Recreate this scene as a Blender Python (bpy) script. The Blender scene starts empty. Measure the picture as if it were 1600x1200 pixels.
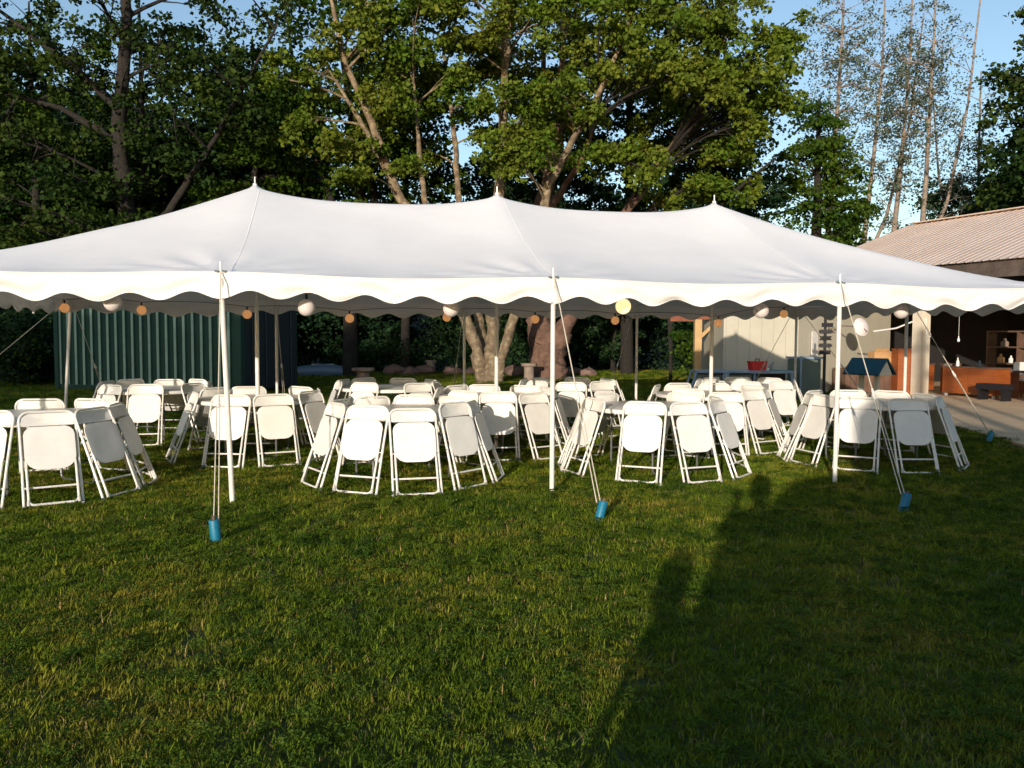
import bpy, math, random
import numpy as np
from mathutils import Vector, Matrix, Euler, noise
R = math.radians
S = bpy.context.scene
COL = S.collection
rnd = random.Random(7)

# ------------------------------------------------------------------ camera, sky, sun, exposure
cam_d = bpy.data.cameras.new('camera')
cam = bpy.data.objects.new('camera', cam_d); COL.objects.link(cam)
cam.location = (0, 0, 1.533)
cam.rotation_mode = 'XYZ'
cam_d.sensor_width = 36.0
cam_d.lens = 36.0 * 1310 / 1600
cam_d.clip_start = 0.05
cam_d.clip_end = 800
cam.matrix_world = Matrix.Translation((0, 0, 1.533)) @ Matrix.Rotation(R(90) - 0.0574, 4, 'X') @ Matrix.Rotation(0.0043, 4, 'Z')
S.camera = cam
SUN_EL, SUN_AZ = R(9.8), R(16.7)          # the light travels towards azimuth 16.7 deg right of the view
W = bpy.data.worlds.new('World'); S.world = W; W.use_nodes = True
nt = W.node_tree
bg = nt.nodes['Background']; sky = nt.nodes.new('ShaderNodeTexSky')
sky.sky_type = 'NISHITA'; sky.sun_disc = False
sky.sun_elevation = SUN_EL; sky.sun_rotation = SUN_AZ + math.pi
sky.air_density = 1.0; sky.dust_density = 0.6; sky.ozone_density = 1.6
nt.links.new(sky.outputs[0], bg.inputs[0]); bg.inputs[1].default_value = 0.14
sl = bpy.data.lights.new('sun', 'SUN'); sl.energy = 3.3; sl.angle = R(0.5); sl.color = (1.0, 0.87, 0.72)
sun = bpy.data.objects.new('sun', sl); COL.objects.link(sun)
LD = Vector((math.sin(SUN_AZ) * math.cos(SUN_EL), math.cos(SUN_AZ) * math.cos(SUN_EL), -math.sin(SUN_EL)))
sun.rotation_euler = LD.to_track_quat('-Z', 'Y').to_euler(); sun.location = (-10, -30, 12)
S.view_settings.view_transform = 'Standard'; S.view_settings.look = 'None'
S.view_settings.exposure = 0.62; S.view_settings.gamma = 1.0; S.view_settings.use_curve_mapping = False
S.cycles.max_bounces = 6; S.cycles.transparent_max_bounces = 4
S.cycles.use_denoising = True

# ------------------------------------------------------------------ materials
MATS = {}
def mat(name, col, rough=0.6, col2=None, scale=5.0, bump=0.0, bscale=40.0, metal=0.0, trans=0.0, island=0.0,
        objrand=0.0, spec=0.5, emit=None, stretch=None, detail=4.0, col3=None):
    if name in MATS: return MATS[name]
    m = bpy.data.materials.new(name); m.use_nodes = True; MATS[name] = m
    t = m.node_tree; N = t.nodes; L = t.links
    b = N['Principled BSDF']
    b.inputs['Roughness'].default_value = rough; b.inputs['Metallic'].default_value = metal
    b.inputs['Specular IOR Level'].default_value = spec
    b.inputs['Base Color'].default_value = (*col, 1)
    geo = N.new('ShaderNodeNewGeometry')
    cur = None
    vec = geo.outputs['Position']
    if stretch:
        tc = N.new('ShaderNodeTexCoord'); mp = N.new('ShaderNodeMapping'); mp.inputs['Scale'].default_value = stretch
        L.new(tc.outputs['Object'], mp.inputs[0]); vec = mp.outputs[0]
    if col2 is not None:
        nz = N.new('ShaderNodeTexNoise'); nz.inputs['Scale'].default_value = scale; nz.inputs['Detail'].default_value = detail
        nz.inputs['Roughness'].default_value = 0.62
        L.new(vec, nz.inputs['Vector'])
        rp = N.new('ShaderNodeValToRGB'); rp.color_ramp.elements[0].position = 0.34; rp.color_ramp.elements[1].position = 0.66
        rp.color_ramp.elements[0].color = (*col, 1); rp.color_ramp.elements[1].color = (*col2, 1)
        if col3 is not None:
            e = rp.color_ramp.elements.new(0.5); e.color = (*col3, 1)
        L.new(nz.outputs[0], rp.inputs[0]); cur = rp.outputs[0]
    def vary(src, amt, cur):
        hs = N.new('ShaderNodeHueSaturation')
        if cur is not None: L.new(cur, hs.inputs['Color'])
        else: hs.inputs['Color'].default_value = (*col, 1)
        mr = N.new('ShaderNodeMapRange'); mr.inputs[3].default_value = 1 - amt; mr.inputs[4].default_value = 1 + amt
        L.new(src, mr.inputs[0]); L.new(mr.outputs[0], hs.inputs['Value'])
        mh = N.new('ShaderNodeMath'); mh.operation = 'MULTIPLY_ADD'
        mh.inputs[1].default_value = -0.06 * amt; mh.inputs[2].default_value = 0.5 + 0.03 * amt
        L.new(src, mh.inputs[0]); L.new(mh.outputs[0], hs.inputs['Hue'])
        return hs.outputs[0]
    if island: cur = vary(geo.outputs['Random Per Island'], island, cur)
    if objrand:
        oi = N.new('ShaderNodeObjectInfo'); cur = vary(oi.outputs['Random'], objrand, cur)
    if cur is not None: L.new(cur, b.inputs['Base Color'])
    if bump:
        nb = N.new('ShaderNodeTexNoise'); nb.inputs['Scale'].default_value = bscale; nb.inputs['Detail'].default_value = 5
        L.new(vec, nb.inputs['Vector'])
        bp = N.new('ShaderNodeBump'); bp.inputs['Strength'].default_value = min(1, bump); bp.inputs['Distance'].default_value = 0.02 * max(1, bump)
        L.new(nb.outputs[0], bp.inputs['Height']); L.new(bp.outputs[0], b.inputs['Normal'])
    if emit:
        b.inputs['Emission Color'].default_value = (*emit[:3], 1); b.inputs['Emission Strength'].default_value = emit[3]
    if trans:
        tr = N.new('ShaderNodeBsdfTranslucent'); mx = N.new('ShaderNodeMixShader'); mx.inputs[0].default_value = trans
        if cur is not None: L.new(cur, tr.inputs[0])
        else: tr.inputs[0].default_value = (*col, 1)
        L.new(b.outputs[0], mx.inputs[1]); L.new(tr.outputs[0], mx.inputs[2])
        L.new(mx.outputs[0], N['Material Output'].inputs['Surface'])
    return m

M_vinyl = mat('tent_vinyl', (0.88, 0.87, 0.865), 0.55, (0.83, 0.82, 0.82), 1.6, 0.12, 2.5, trans=0.05)
M_valance = mat('valance_vinyl', (0.82, 0.805, 0.785), 0.55, (0.76, 0.74, 0.71), 2.2, 0.35, 7, trans=0.05)
M_white = mat('white_plastic', (0.80, 0.785, 0.75), 0.42, (0.75, 0.735, 0.69), 9, objrand=0.05)
M_paint = mat('white_painted_steel', (0.79, 0.775, 0.735), 0.35, (0.70, 0.68, 0.63), 20)
M_pole = mat('white_painted_pole', (0.78, 0.75, 0.69), 0.4, (0.68, 0.64, 0.57), 6)
M_steel = mat('grey_leg_steel', (0.20, 0.205, 0.21), 0.4, metal=0.6)
M_rubber = mat('grey_rubber', (0.5, 0.49, 0.46), 0.7)
M_rope = mat('rope_fibre', (0.62, 0.57, 0.47), 0.9, (0.45, 0.41, 0.33), 90)
M_blue = mat('blue_plastic', (0.002, 0.17, 0.28), 0.5, (0.003, 0.13, 0.23), 30)
M_iron = mat('rusty_iron', (0.10, 0.07, 0.05), 0.7, (0.2, 0.12, 0.08), 40)
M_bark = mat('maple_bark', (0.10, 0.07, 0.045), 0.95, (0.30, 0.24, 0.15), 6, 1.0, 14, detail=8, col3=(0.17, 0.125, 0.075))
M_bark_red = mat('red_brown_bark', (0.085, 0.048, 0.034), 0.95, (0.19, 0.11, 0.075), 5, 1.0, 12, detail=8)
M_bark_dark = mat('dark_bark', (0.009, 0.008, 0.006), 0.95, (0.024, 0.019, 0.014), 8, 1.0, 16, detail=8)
M_bark_pale = mat('pale_poplar_bark', (0.16, 0.125, 0.10), 0.95, (0.30, 0.24, 0.19), 6, 0.8, 20, detail=8)
M_leaf_maple = mat('maple_leaf', (0.060, 0.120, 0.010), 0.6, (0.14, 0.165, 0.020), 0.5, trans=0.25, island=0.3, spec=0.1)
M_leaf_oak = mat('dark_leaf', (0.013, 0.036, 0.009), 0.6, (0.044, 0.068, 0.010), 0.45, trans=0.25, island=0.4, spec=0.08)
M_leaf_green = mat('green_leaf', (0.020, 0.056, 0.008), 0.6, (0.065, 0.11, 0.010), 0.4, trans=0.25, island=0.35, spec=0.08)
M_leaf_shade = mat('shade_dark_wood_leaf', (0.012, 0.036, 0.016), 0.7, (0.026, 0.056, 0.017), 0.3, trans=0.15, island=0.4, spec=0.1)  # leaf colour darkened to stand for the shade inside the wood
M_leaf_poplar = mat('poplar_leaf', (0.06, 0.09, 0.05), 0.5, (0.10, 0.125, 0.07), 1.0, trans=0.3, island=0.4)
M_grass = mat('grass_blade', (0.066, 0.128, 0.012), 0.8, (0.29, 0.26, 0.036), 0.75, trans=0.25, objrand=0.45, detail=5, col3=(0.150, 0.205, 0.018), spec=0.03)
M_clover = mat('clover_leaf', (0.045, 0.095, 0.012), 0.8, (0.10, 0.15, 0.018), 1.2, trans=0.2, objrand=0.35, spec=0.05)
M_straw = mat('dry_grass', (0.24, 0.17, 0.05), 0.7, (0.36, 0.25, 0.09), 2.0, objrand=0.3)
M_soil = mat('lawn_soil', (0.022, 0.045, 0.005), 0.95, (0.085, 0.085, 0.014), 1.3, 0.8, 25)
M_floor = mat('forest_floor', (0.012, 0.014, 0.007), 1.0, (0.03, 0.028, 0.014), 0.4, 0.8, 6)
M_conc = mat('patio_concrete', (0.58, 0.41, 0.24), 0.9, (0.70, 0.50, 0.30), 1.4, 0.3, 30, detail=7)
M_cont = mat('container_green', (0.003, 0.034, 0.021), 0.75, (0.005, 0.045, 0.028), 2.5)
M_cont_lit = mat('container_lit_rib', (0.20, 0.30, 0.235), 0.7, (0.25, 0.36, 0.28), 5)  # pale tone paints the sunlight caught by the ribs
M_cont_end = mat('container_door_blue', (0.002, 0.012, 0.019), 0.6, (0.003, 0.016, 0.024), 2)
M_roof = mat('barn_roof_metal', (0.60, 0.475, 0.39), 0.5, (0.68, 0.54, 0.45), 0.8, metal=0.0)
M_fascia = mat('weathered_fascia', (0.055, 0.042, 0.035), 0.9, (0.12, 0.09, 0.075), 3, 0.5, 20)
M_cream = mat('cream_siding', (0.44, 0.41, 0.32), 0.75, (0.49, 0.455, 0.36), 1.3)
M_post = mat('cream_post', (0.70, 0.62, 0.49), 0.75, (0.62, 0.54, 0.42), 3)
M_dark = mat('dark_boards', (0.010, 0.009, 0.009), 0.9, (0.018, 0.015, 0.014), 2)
M_timber = mat('pergola_timber', (0.42, 0.27, 0.12), 0.85, (0.50, 0.34, 0.16), 6)
M_beam = mat('red_brown_beam', (0.17, 0.055, 0.030), 0.85, (0.24, 0.085, 0.045), 6)
M_orange = mat('orange_brown_wood', (0.23, 0.055, 0.012), 0.5, (0.30, 0.082, 0.018), 3, stretch=(1, 1, 8))
M_brown = mat('brown_board', (0.10, 0.055, 0.035), 0.8, (0.15, 0.085, 0.055), 4)
M_card = mat('cardboard', (0.42, 0.24, 0.10), 0.9, (0.5, 0.29, 0.13), 4)
M_box = mat('sage_box_metal', (0.085, 0.12, 0.095), 0.6, (0.11, 0.145, 0.115), 3)
M_paleblue = mat('pale_blue_paint', (0.25, 0.34, 0.42), 0.5, (0.20, 0.28, 0.36), 5)
M_red = mat('red_plastic', (0.55, 0.015, 0.012), 0.4)
M_black = mat('black_paint', (0.010, 0.009, 0.012), 0.5)
M_teal = mat('teal_paint', (0.008, 0.075, 0.10), 0.6, (0.012, 0.06, 0.085), 8)
M_tealboard = mat('teal_board', (0.02, 0.23, 0.2), 0.6)
M_stone = mat('grey_stone', (0.20, 0.15, 0.12), 0.95, (0.30, 0.23, 0.18), 6, 0.8, 18)
M_rock = mat('red_rock', (0.16, 0.09, 0.07), 0.95, (0.22, 0.15, 0.12), 4, 0.8, 10)
M_kayak = mat('pale_blue_hull', (0.10, 0.15, 0.20), 0.4)
M_globe = mat('white_globe', (0.80, 0.72, 0.70), 0.6, trans=0.15)
M_globe_lit = mat('lit_globe', (0.9, 0.8, 0.5), 0.5, emit=(1.0, 0.74, 0.36, 0.75))
M_globe_or = mat('amber_globe', (0.80, 0.42, 0.16), 0.6, emit=(1.0, 0.45, 0.16, 0.26))
M_glass = mat('dark_glass', (0.02, 0.03, 0.04), 0.1)
M_skin = mat('skin', (0.5, 0.3, 0.22), 0.6)
M_cloth = mat('navy_cloth', (0.03, 0.04, 0.09), 0.9)
M_hair = mat('brown_hair', (0.05, 0.03, 0.02), 0.8)
M_house = mat('house_siding', (0.35, 0.33, 0.3), 0.8, (0.4, 0.37, 0.33), 2)

# ------------------------------------------------------------------ mesh helpers
class MB:
    def __init__(s): s.v = []; s.f = []
    def add(s, v, f):
        o = len(s.v); s.v += [tuple(p) for p in v]; s.f += [tuple(i + o for i in q) for q in f]; return s
    def box(s, c, d, rot=None):
        x, y, z = d[0] / 2, d[1] / 2, d[2] / 2
        v = [Vector((i * x, j * y, k * z)) for k in (-1, 1) for j in (-1, 1) for i in (-1, 1)]
        if rot is not None: v = [rot @ p for p in v]
        v = [p + Vector(c) for p in v]
        return s.add(v, [(0, 2, 3, 1), (4, 5, 7, 6), (0, 1, 5, 4), (2, 6, 7, 3), (0, 4, 6, 2), (1, 3, 7, 5)])
    def tube(s, pts, r, n=8, cap=True):
        pts = [Vector(p) for p in pts]
        rr = r if isinstance(r, (list, tuple)) else [r] * len(pts)
        t0 = (pts[1] - pts[0]).normalized()
        a = t0.orthogonal().normalized(); o = len(s.v)
        for i, p in enumerate(pts):
            t = (pts[min(i + 1, len(pts) - 1)] - pts[max(i - 1, 0)]).normalized()
            a = (a - t * a.dot(t)); a = a.normalized() if a.length > 1e-6 else t.orthogonal().normalized()
            b = t.cross(a)
            for k in range(n):
                w = 2 * math.pi * k / n
                s.v.append(tuple(p + (a * math.cos(w) + b * math.sin(w)) * rr[i]))
        for i in range(len(pts) - 1):
            for k in range(n):
                s.f.append((o + i * n + k, o + i * n + (k + 1) % n, o + (i + 1) * n + (k + 1) % n, o + (i + 1) * n + k))
        if cap:
            s.f.append(tuple(o + k for k in reversed(range(n)))); s.f.append(tuple(o + (len(pts) - 1) * n + k for k in range(n)))
        return s
    def lathe(s, prof, n=32, c=(0, 0, 0), closed=False):
        o = len(s.v); m = len(prof)
        for k in range(n):
            w = 2 * math.pi * k / n
            for (r, z) in prof: s.v.append((c[0] + r * math.cos(w), c[1] + r * math.sin(w), c[2] + z))
        mm = m if closed else m - 1
        for k in range(n):
            for i in range(mm):
                j = (i + 1) % m
                s.f.append((o + k * m + i, o + ((k + 1) % n) * m + i, o + ((k + 1) % n) * m + j, o + k * m + j))
        return s
    def prism(s, poly, y0, y1):                       # polygon in x,z extruded along y
        n = len(poly)
        v = [(x, y0, z) for x, z in poly] + [(x, y1, z) for x, z in poly]
        f = [tuple(range(n)), tuple(reversed(range(n, 2 * n)))] + [(i, i + n, (i + 1) % n + n, (i + 1) % n) for i in range(n)]
        return s.add(v, f)
    def plate(s, poly, z0, z1):                       # polygon in x,y extruded along z
        n = len(poly)
        v = [(x, y, z0) for x, y in poly] + [(x, y, z1) for x, y in poly]
        f = [tuple(reversed(range(n))), tuple(range(n, 2 * n))] + [(i, (i + 1) % n, (i + 1) % n + n, i + n) for i in range(n)]
        return s.add(v, f)
    def mesh(s, name, m, smooth=False):
        me = bpy.data.meshes.new(name); me.from_pydata(s.v, [], s.f); me.materials.append(m)
        if smooth:
            me.shade_smooth()
            try: me.set_sharp_from_angle(angle=R(40))
            except Exception: pass
        me.update(); return me
    def obj(s, name, m, parent=None, smooth=False, loc=(0, 0, 0), rot=(0, 0, 0)):
        return link(name, s.mesh(name, m, smooth), parent, loc, rot)
def link(name, me, parent=None, loc=(0, 0, 0), rot=(0, 0, 0)):
    o = bpy.data.objects.new(name, me); COL.objects.link(o); o.location = loc; o.rotation_euler = rot
    if parent is not None: o.parent = parent
    return o
def tag(o, label=None, cat=None, group=None, kind=None):
    if label: o['label'] = label
    if cat: o['category'] = cat
    if group: o['group'] = group
    if kind: o['kind'] = kind
    return o
def thing(name, label, cat, loc=(0, 0, 0), rz=0, group=None):
    o = bpy.data.objects.new(name, None); COL.objects.link(o); o.location = loc; o.rotation_euler = (0, 0, rz)
    o.empty_display_size = 0.2
    return tag(o, label, cat, group)
def dup(root, loc, rot, label, group=None):
    r = root.copy(); COL.objects.link(r); r.location = loc; r.rotation_euler = rot; r['label'] = label
    if group: r['group'] = group
    for ch in list(root.children):
        c = ch.copy(); COL.objects.link(c); c.parent = r
        for g in list(ch.children):
            d = g.copy(); COL.objects.link(d); d.parent = c
    return r
def arc(c, r, a0, a1, n, ax=(1, 0, 0), ay=(0, 0, 1)):
    ax, ay, c = Vector(ax), Vector(ay), Vector(c)
    return [c + ax * (r * math.cos(a0 + (a1 - a0) * i / n)) + ay * (r * math.sin(a0 + (a1 - a0) * i / n)) for i in range(n + 1)]
def npmesh(name, v, f, m, parent=None, loc=(0, 0, 0), smooth=False):
    """v (n,3), f (k,3|4) numpy"""
    me = bpy.data.meshes.new(name); k = f.shape[1]
    me.vertices.add(len(v)); me.vertices.foreach_set('co', v.astype(np.float32).ravel())
    me.loops.add(f.size); me.loops.foreach_set('vertex_index', f.astype(np.int32).ravel())
    me.polygons.add(len(f)); me.polygons.foreach_set('loop_start', np.arange(0, f.size, k, dtype=np.int32))
    me.update(calc_edges=True); me.validate(); me.materials.append(m)
    if smooth: me.shade_smooth()
    return link(name, me, parent, loc)

# ------------------------------------------------------------------ ground
def sheet(name, poly, z, m, kind='structure'):
    me = bpy.data.meshes.new(name); me.from_pydata([(x, y, z) for x, y in poly], [], [tuple(range(len(poly)))]); me.materials.append(m)
    o = link(name, me); tag(o, kind=kind); return o
sheet('ground', [(-300, -120), (300, -120), (300, 400), (-300, 400)], -0.012, M_floor)
lawn_poly = [(-40, -30), (40, -30), (40, 31.5), (14, 35.0), (6, 37.5), (1, 36.5), (0, 33.5), (-6, 34), (-14, 30), (-22, 31), (-40, 29)]
sheet('lawn', lawn_poly, -0.006, M_soil)
pat_poly = [(7.15, 8.0), (40, 8.0), (40, 40), (9.6, 40), (9.3, 27), (8.9, 20), (8.25, 16.3), (7.62, 14.4), (7.2, 11.6)]
mb = MB(); mb.plate(pat_poly, -0.1, 0.03)
tag(mb.obj('patio', M_conc), kind='structure')
# wooded slope that closes the view far behind the trees
nx, ny = 60, 20
X = np.linspace(-140, 150, nx); Y = np.linspace(52, 190, ny)
gx, gy = np.meshgrid(X, Y)
gz = 9.0 * (1 - np.exp(-((gy - 52) / 22) ** 2)) + 1.2 * np.sin(gx * 0.11) * np.clip((gy - 52) / 20, 0, 1) - 0.3
v = np.stack([gx.ravel(), gy.ravel(), gz.ravel()], 1)
ii = (np.arange(ny - 1)[:, None] * nx + np.arange(nx - 1)[None]).ravel()
npmesh('hill', v, np.stack([ii, ii + 1, ii + nx + 1, ii + nx], 1), M_floor, smooth=True)['kind'] = 'structure'

# ------------------------------------------------------------------ grass
def blade_tuft(name, seed, n, h0, h1, w, spread, m):
    r = random.Random(seed); mb = MB()
    for i in range(n):
        a = r.uniform(0, 6.283); d = spread * math.sqrt(r.random()); x, y = d * math.cos(a), d * math.sin(a)
        h = r.uniform(h0, h1); b = r.uniform(0, 6.283); lean = r.uniform(0.15, 0.9) * h; ww = w * r.uniform(0.7, 1.3)
        lx, ly = math.cos(b), math.sin(b); px, py = -ly, lx
        pts = []
        for k, (u, q) in enumerate(((0, 1), (0.5, 0.85), (0.85, 0.45))):
            cx, cy, cz = x + lx * lean * u * u, y + ly * lean * u * u, h * (u - 0.18 * u * u)
            pts += [(cx - px * ww * q, cy - py * ww * q, cz), (cx + px * ww * q, cy + py * ww * q, cz)]
        pts.append((x + lx * lean, y + ly * lean, h * 0.8))
        mb.add(pts, [(0, 1, 3, 2), (2, 3, 5, 4), (4, 5, 6)])
    return mb.mesh(name, m)
def clover_tuft(name, seed, n, m):
    r = random.Random(seed); mb = MB()
    for i in range(n):
        a = r.uniform(0, 6.283); d = 0.055 * math.sqrt(r.random()); x, y = d * math.cos(a), d * math.sin(a); h = r.uniform(0.015, 0.045)
        for k in range(3):
            b = a + k * 2.094 + r.uniform(-.3, .3); c, s_ = math.cos(b), math.sin(b); l = r.uniform(0.010, 0.017); t = r.uniform(-.3, .5)
            mb.add([(x, y, h), (x + c * l * .6 - s_ * l * .45, y + s_ * l * .6 + c * l * .45, h + l * .3 + t * l * .5), (x + c * l, y + s_ * l, h + t * l),
                    (x + c * l * .6 + s_ * l * .45, y + s_ * l * .6 - c * l * .45, h + l * .3)], [(0, 1, 2), (0, 2, 3)])
    return mb.mesh(name, m)
def source(me):
    return bpy.data.objects.new(me.name, me)          # not linked: only instanced by the grass below
tufts = [(source(blade_tuft('grass_tuft', 1, 26, 0.018, 0.042, 0.0022, 0.06, M_grass)), 0.78, 3),
         (source(blade_tuft('grass_tuft', 2, 12, 0.026, 0.058, 0.0022, 0.07, M_grass)), 0.20, 4),
         (source(clover_tuft('clover_tuft', 3, 16, M_clover)), 0.09, 5),
         (source(blade_tuft('straw_tuft', 4, 6, 0.015, 0.06, 0.0018, 0.07, M_straw)), 0.10, 6)]
cells_v, cells_f, dens, scl = [], [], [], []
def inpoly(x, y, poly):
    c = False; n = len(poly)
    for i in range(n):
        x0, y0 = poly[i]; x1, y1 = poly[(i + 1) % n]
        if (y0 > y) != (y1 > y) and x < (x1 - x0) * (y - y0) / (y1 - y0) + x0: c = not c
    return c
yy = 1.6
while yy < 37:
    st = 0.25 if yy < 5 else (0.5 if yy < 16 else 1.0)
    xm = 0.66 * (yy + st) + 1.2
    xx = -math.ceil(xm / st) * st
    while xx < xm:
        cx, cy = xx + st / 2, yy + st / 2
        if inpoly(cx, cy, lawn_poly) and not inpoly(cx + .05, cy, pat_poly):
            o = len(cells_v); cells_v += [(xx, yy, 0), (xx + st, yy, 0), (xx + st, yy + st, 0), (xx, yy + st, 0)]
            cells_f.append((o, o + 1, o + 2, o + 3))
            if yy < 5: d, s_ = 620, 1.0
            elif yy < 9: d, s_ = 430, 1.15
            elif yy < 16: d, s_ = 230, 1.35
            else: d, s_ = 60, 2.1
            dens.append(d); scl += [s_] * 4
        xx += st
    yy += st
gm = bpy.data.meshes.new('grass'); gm.from_pydata(cells_v, [], cells_f)
gm.attributes.new('dens', 'FLOAT', 'FACE').data.foreach_set('value', dens)
gm.attributes.new('scl', 'FLOAT', 'POINT').data.foreach_set('value', scl)
grass = link('grass', gm); tag(grass, 'short uneven lawn grass with clover and dry blades', 'grass', kind='stuff')
ng = bpy.data.node_groups.new('grass_scatter', 'GeometryNodeTree')
ng.interface.new_socket('Geometry', in_out='INPUT', socket_type='NodeSocketGeometry')
ng.interface.new_socket('Geometry', in_out='OUTPUT', socket_type='NodeSocketGeometry')
gi = ng.nodes.new('NodeGroupInput'); go = ng.nodes.new('NodeGroupOutput'); jn = ng.nodes.new('GeometryNodeJoinGeometry')
na = ng.nodes.new('GeometryNodeInputNamedAttribute'); na.data_type = 'FLOAT'; na.inputs['Name'].default_value = 'dens'
ns = ng.nodes.new('GeometryNodeInputNamedAttribute'); ns.data_type = 'FLOAT'; ns.inputs['Name'].default_value = 'scl'
for so, share, seed in tufts:
    dp = ng.nodes.new('GeometryNodeDistributePointsOnFaces'); dp.distribute_method = 'RANDOM'; dp.inputs['Seed'].default_value = seed
    mu = ng.nodes.new('ShaderNodeMath'); mu.operation = 'MULTIPLY'; mu.inputs[1].default_value = share
    # patchiness
    nz = ng.nodes.new('ShaderNodeTexNoise'); nz.inputs['Scale'].default_value = 1.6 + 0.4 * seed; nz.inputs['Detail'].default_value = 2
    pos = ng.nodes.new('GeometryNodeInputPosition'); ad = ng.nodes.new('ShaderNodeVectorMath'); ad.inputs[1].default_value = (seed * 7.0, 0, 0)
    ng.links.new(pos.outputs[0], ad.inputs[0]); ng.links.new(ad.outputs[0], nz.inputs['Vector'])
    oi = ng.nodes.new('GeometryNodeObjectInfo'); oi.inputs['Object'].default_value = so
    ip = ng.nodes.new('GeometryNodeInstanceOnPoints')
    rv = ng.nodes.new('FunctionNodeRandomValue'); rv.data_type = 'FLOAT_VECTOR'; rv.inputs[0].default_value = (-.12, -.12, 0); rv.inputs[1].default_value = (.12, .12, 6.283)
    rs = ng.nodes.new('FunctionNodeRandomValue'); rs.data_type = 'FLOAT'; rs.inputs[2].default_value = 0.6; rs.inputs[3].default_value = 1.25
    m2 = ng.nodes.new('ShaderNodeMath'); m2.operation = 'MULTIPLY'
    m3 = ng.nodes.new('ShaderNodeMath'); m3.operation = 'MULTIPLY'
    mr = ng.nodes.new('ShaderNodeMapRange'); mr.inputs[1].default_value = 0.35; mr.inputs[2].default_value = 0.65
    mr.inputs[3].default_value = 0.45; mr.inputs[4].default_value = 1.5
    ng.links.new(nz.outputs[0], mr.inputs[0])
    ng.links.new(na.outputs[0], mu.inputs[0]); ng.links.new(mu.outputs[0], m3.inputs[0]); ng.links.new(mr.outputs[0], m3.inputs[1])
    ng.links.new(gi.outputs[0], dp.inputs['Mesh']); ng.links.new(m3.outputs[0], dp.inputs['Density'])
    ng.links.new(dp.outputs['Points'], ip.inputs['Points']); ng.links.new(oi.outputs['Geometry'], ip.inputs['Instance'])
    ng.links.new(rv.outputs[0], ip.inputs['Rotation'])
    ng.links.new(ns.outputs[0], m2.inputs[0]); ng.links.new(rs.outputs[1], m2.inputs[1]); ng.links.new(m2.outputs[0], ip.inputs['Scale'])
    ng.links.new(ip.outputs[0], jn.inputs[0])
ng.links.new(jn.outputs[0], go.inputs[0])
grass.modifiers.new('scatter', 'NODES').node_group = ng

# ------------------------------------------------------------------ trees
def leaves(rng, centers, rad, n, size, flat=0.45, droop=0.35):
    """leaf meshes: 4 verts, 2 tris each, folded on the midrib"""
    C = np.repeat(centers, n, 0); Rr = np.repeat(rad, n)[:, None]; N = len(C)
    d = rng.normal(size=(N, 3)); d /= np.linalg.norm(d, axis=1)[:, None]
    u = rng.random((N, 1)) ** 0.5
    p = C + d * u * Rr * np.array([1, 1, flat])
    p[:, 2] -= (np.linalg.norm((p - C)[:, :2], axis=1) / Rr[:, 0]) ** 2 * Rr[:, 0] * droop
    ax = rng.normal(size=(N, 3)); ax[:, 2] = ax[:, 2] * 0.5 - 0.45; ax /= np.linalg.norm(ax, axis=1)[:, None]
    sd = np.cross(ax, rng.normal(size=(N, 3))); sd /= np.linalg.norm(sd, axis=1)[:, None] + 1e-9
    nm = np.cross(ax, sd)
    L = size * rng.uniform(0.6, 1.25, (N, 1))
    a = p; t = p + ax * L
    l = p + ax * L * 0.45 + sd * L * 0.42 + nm * L * 0.12; r = p + ax * L * 0.45 - sd * L * 0.42 + nm * L * 0.12
    v = np.stack([a, l, t, r], 1).reshape(-1, 3)
    b = np.arange(N)[:, None] * 4
    f = np.concatenate([b + [0, 1, 2], b + [0, 2, 3]], 1).reshape(-1, 3)
    return v, f
def bez(p0, p1, p2, n): return [p0 * (1 - t) ** 2 + p1 * 2 * t * (1 - t) + p2 * t * t for t in [i / n for i in range(n + 1)]]
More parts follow.
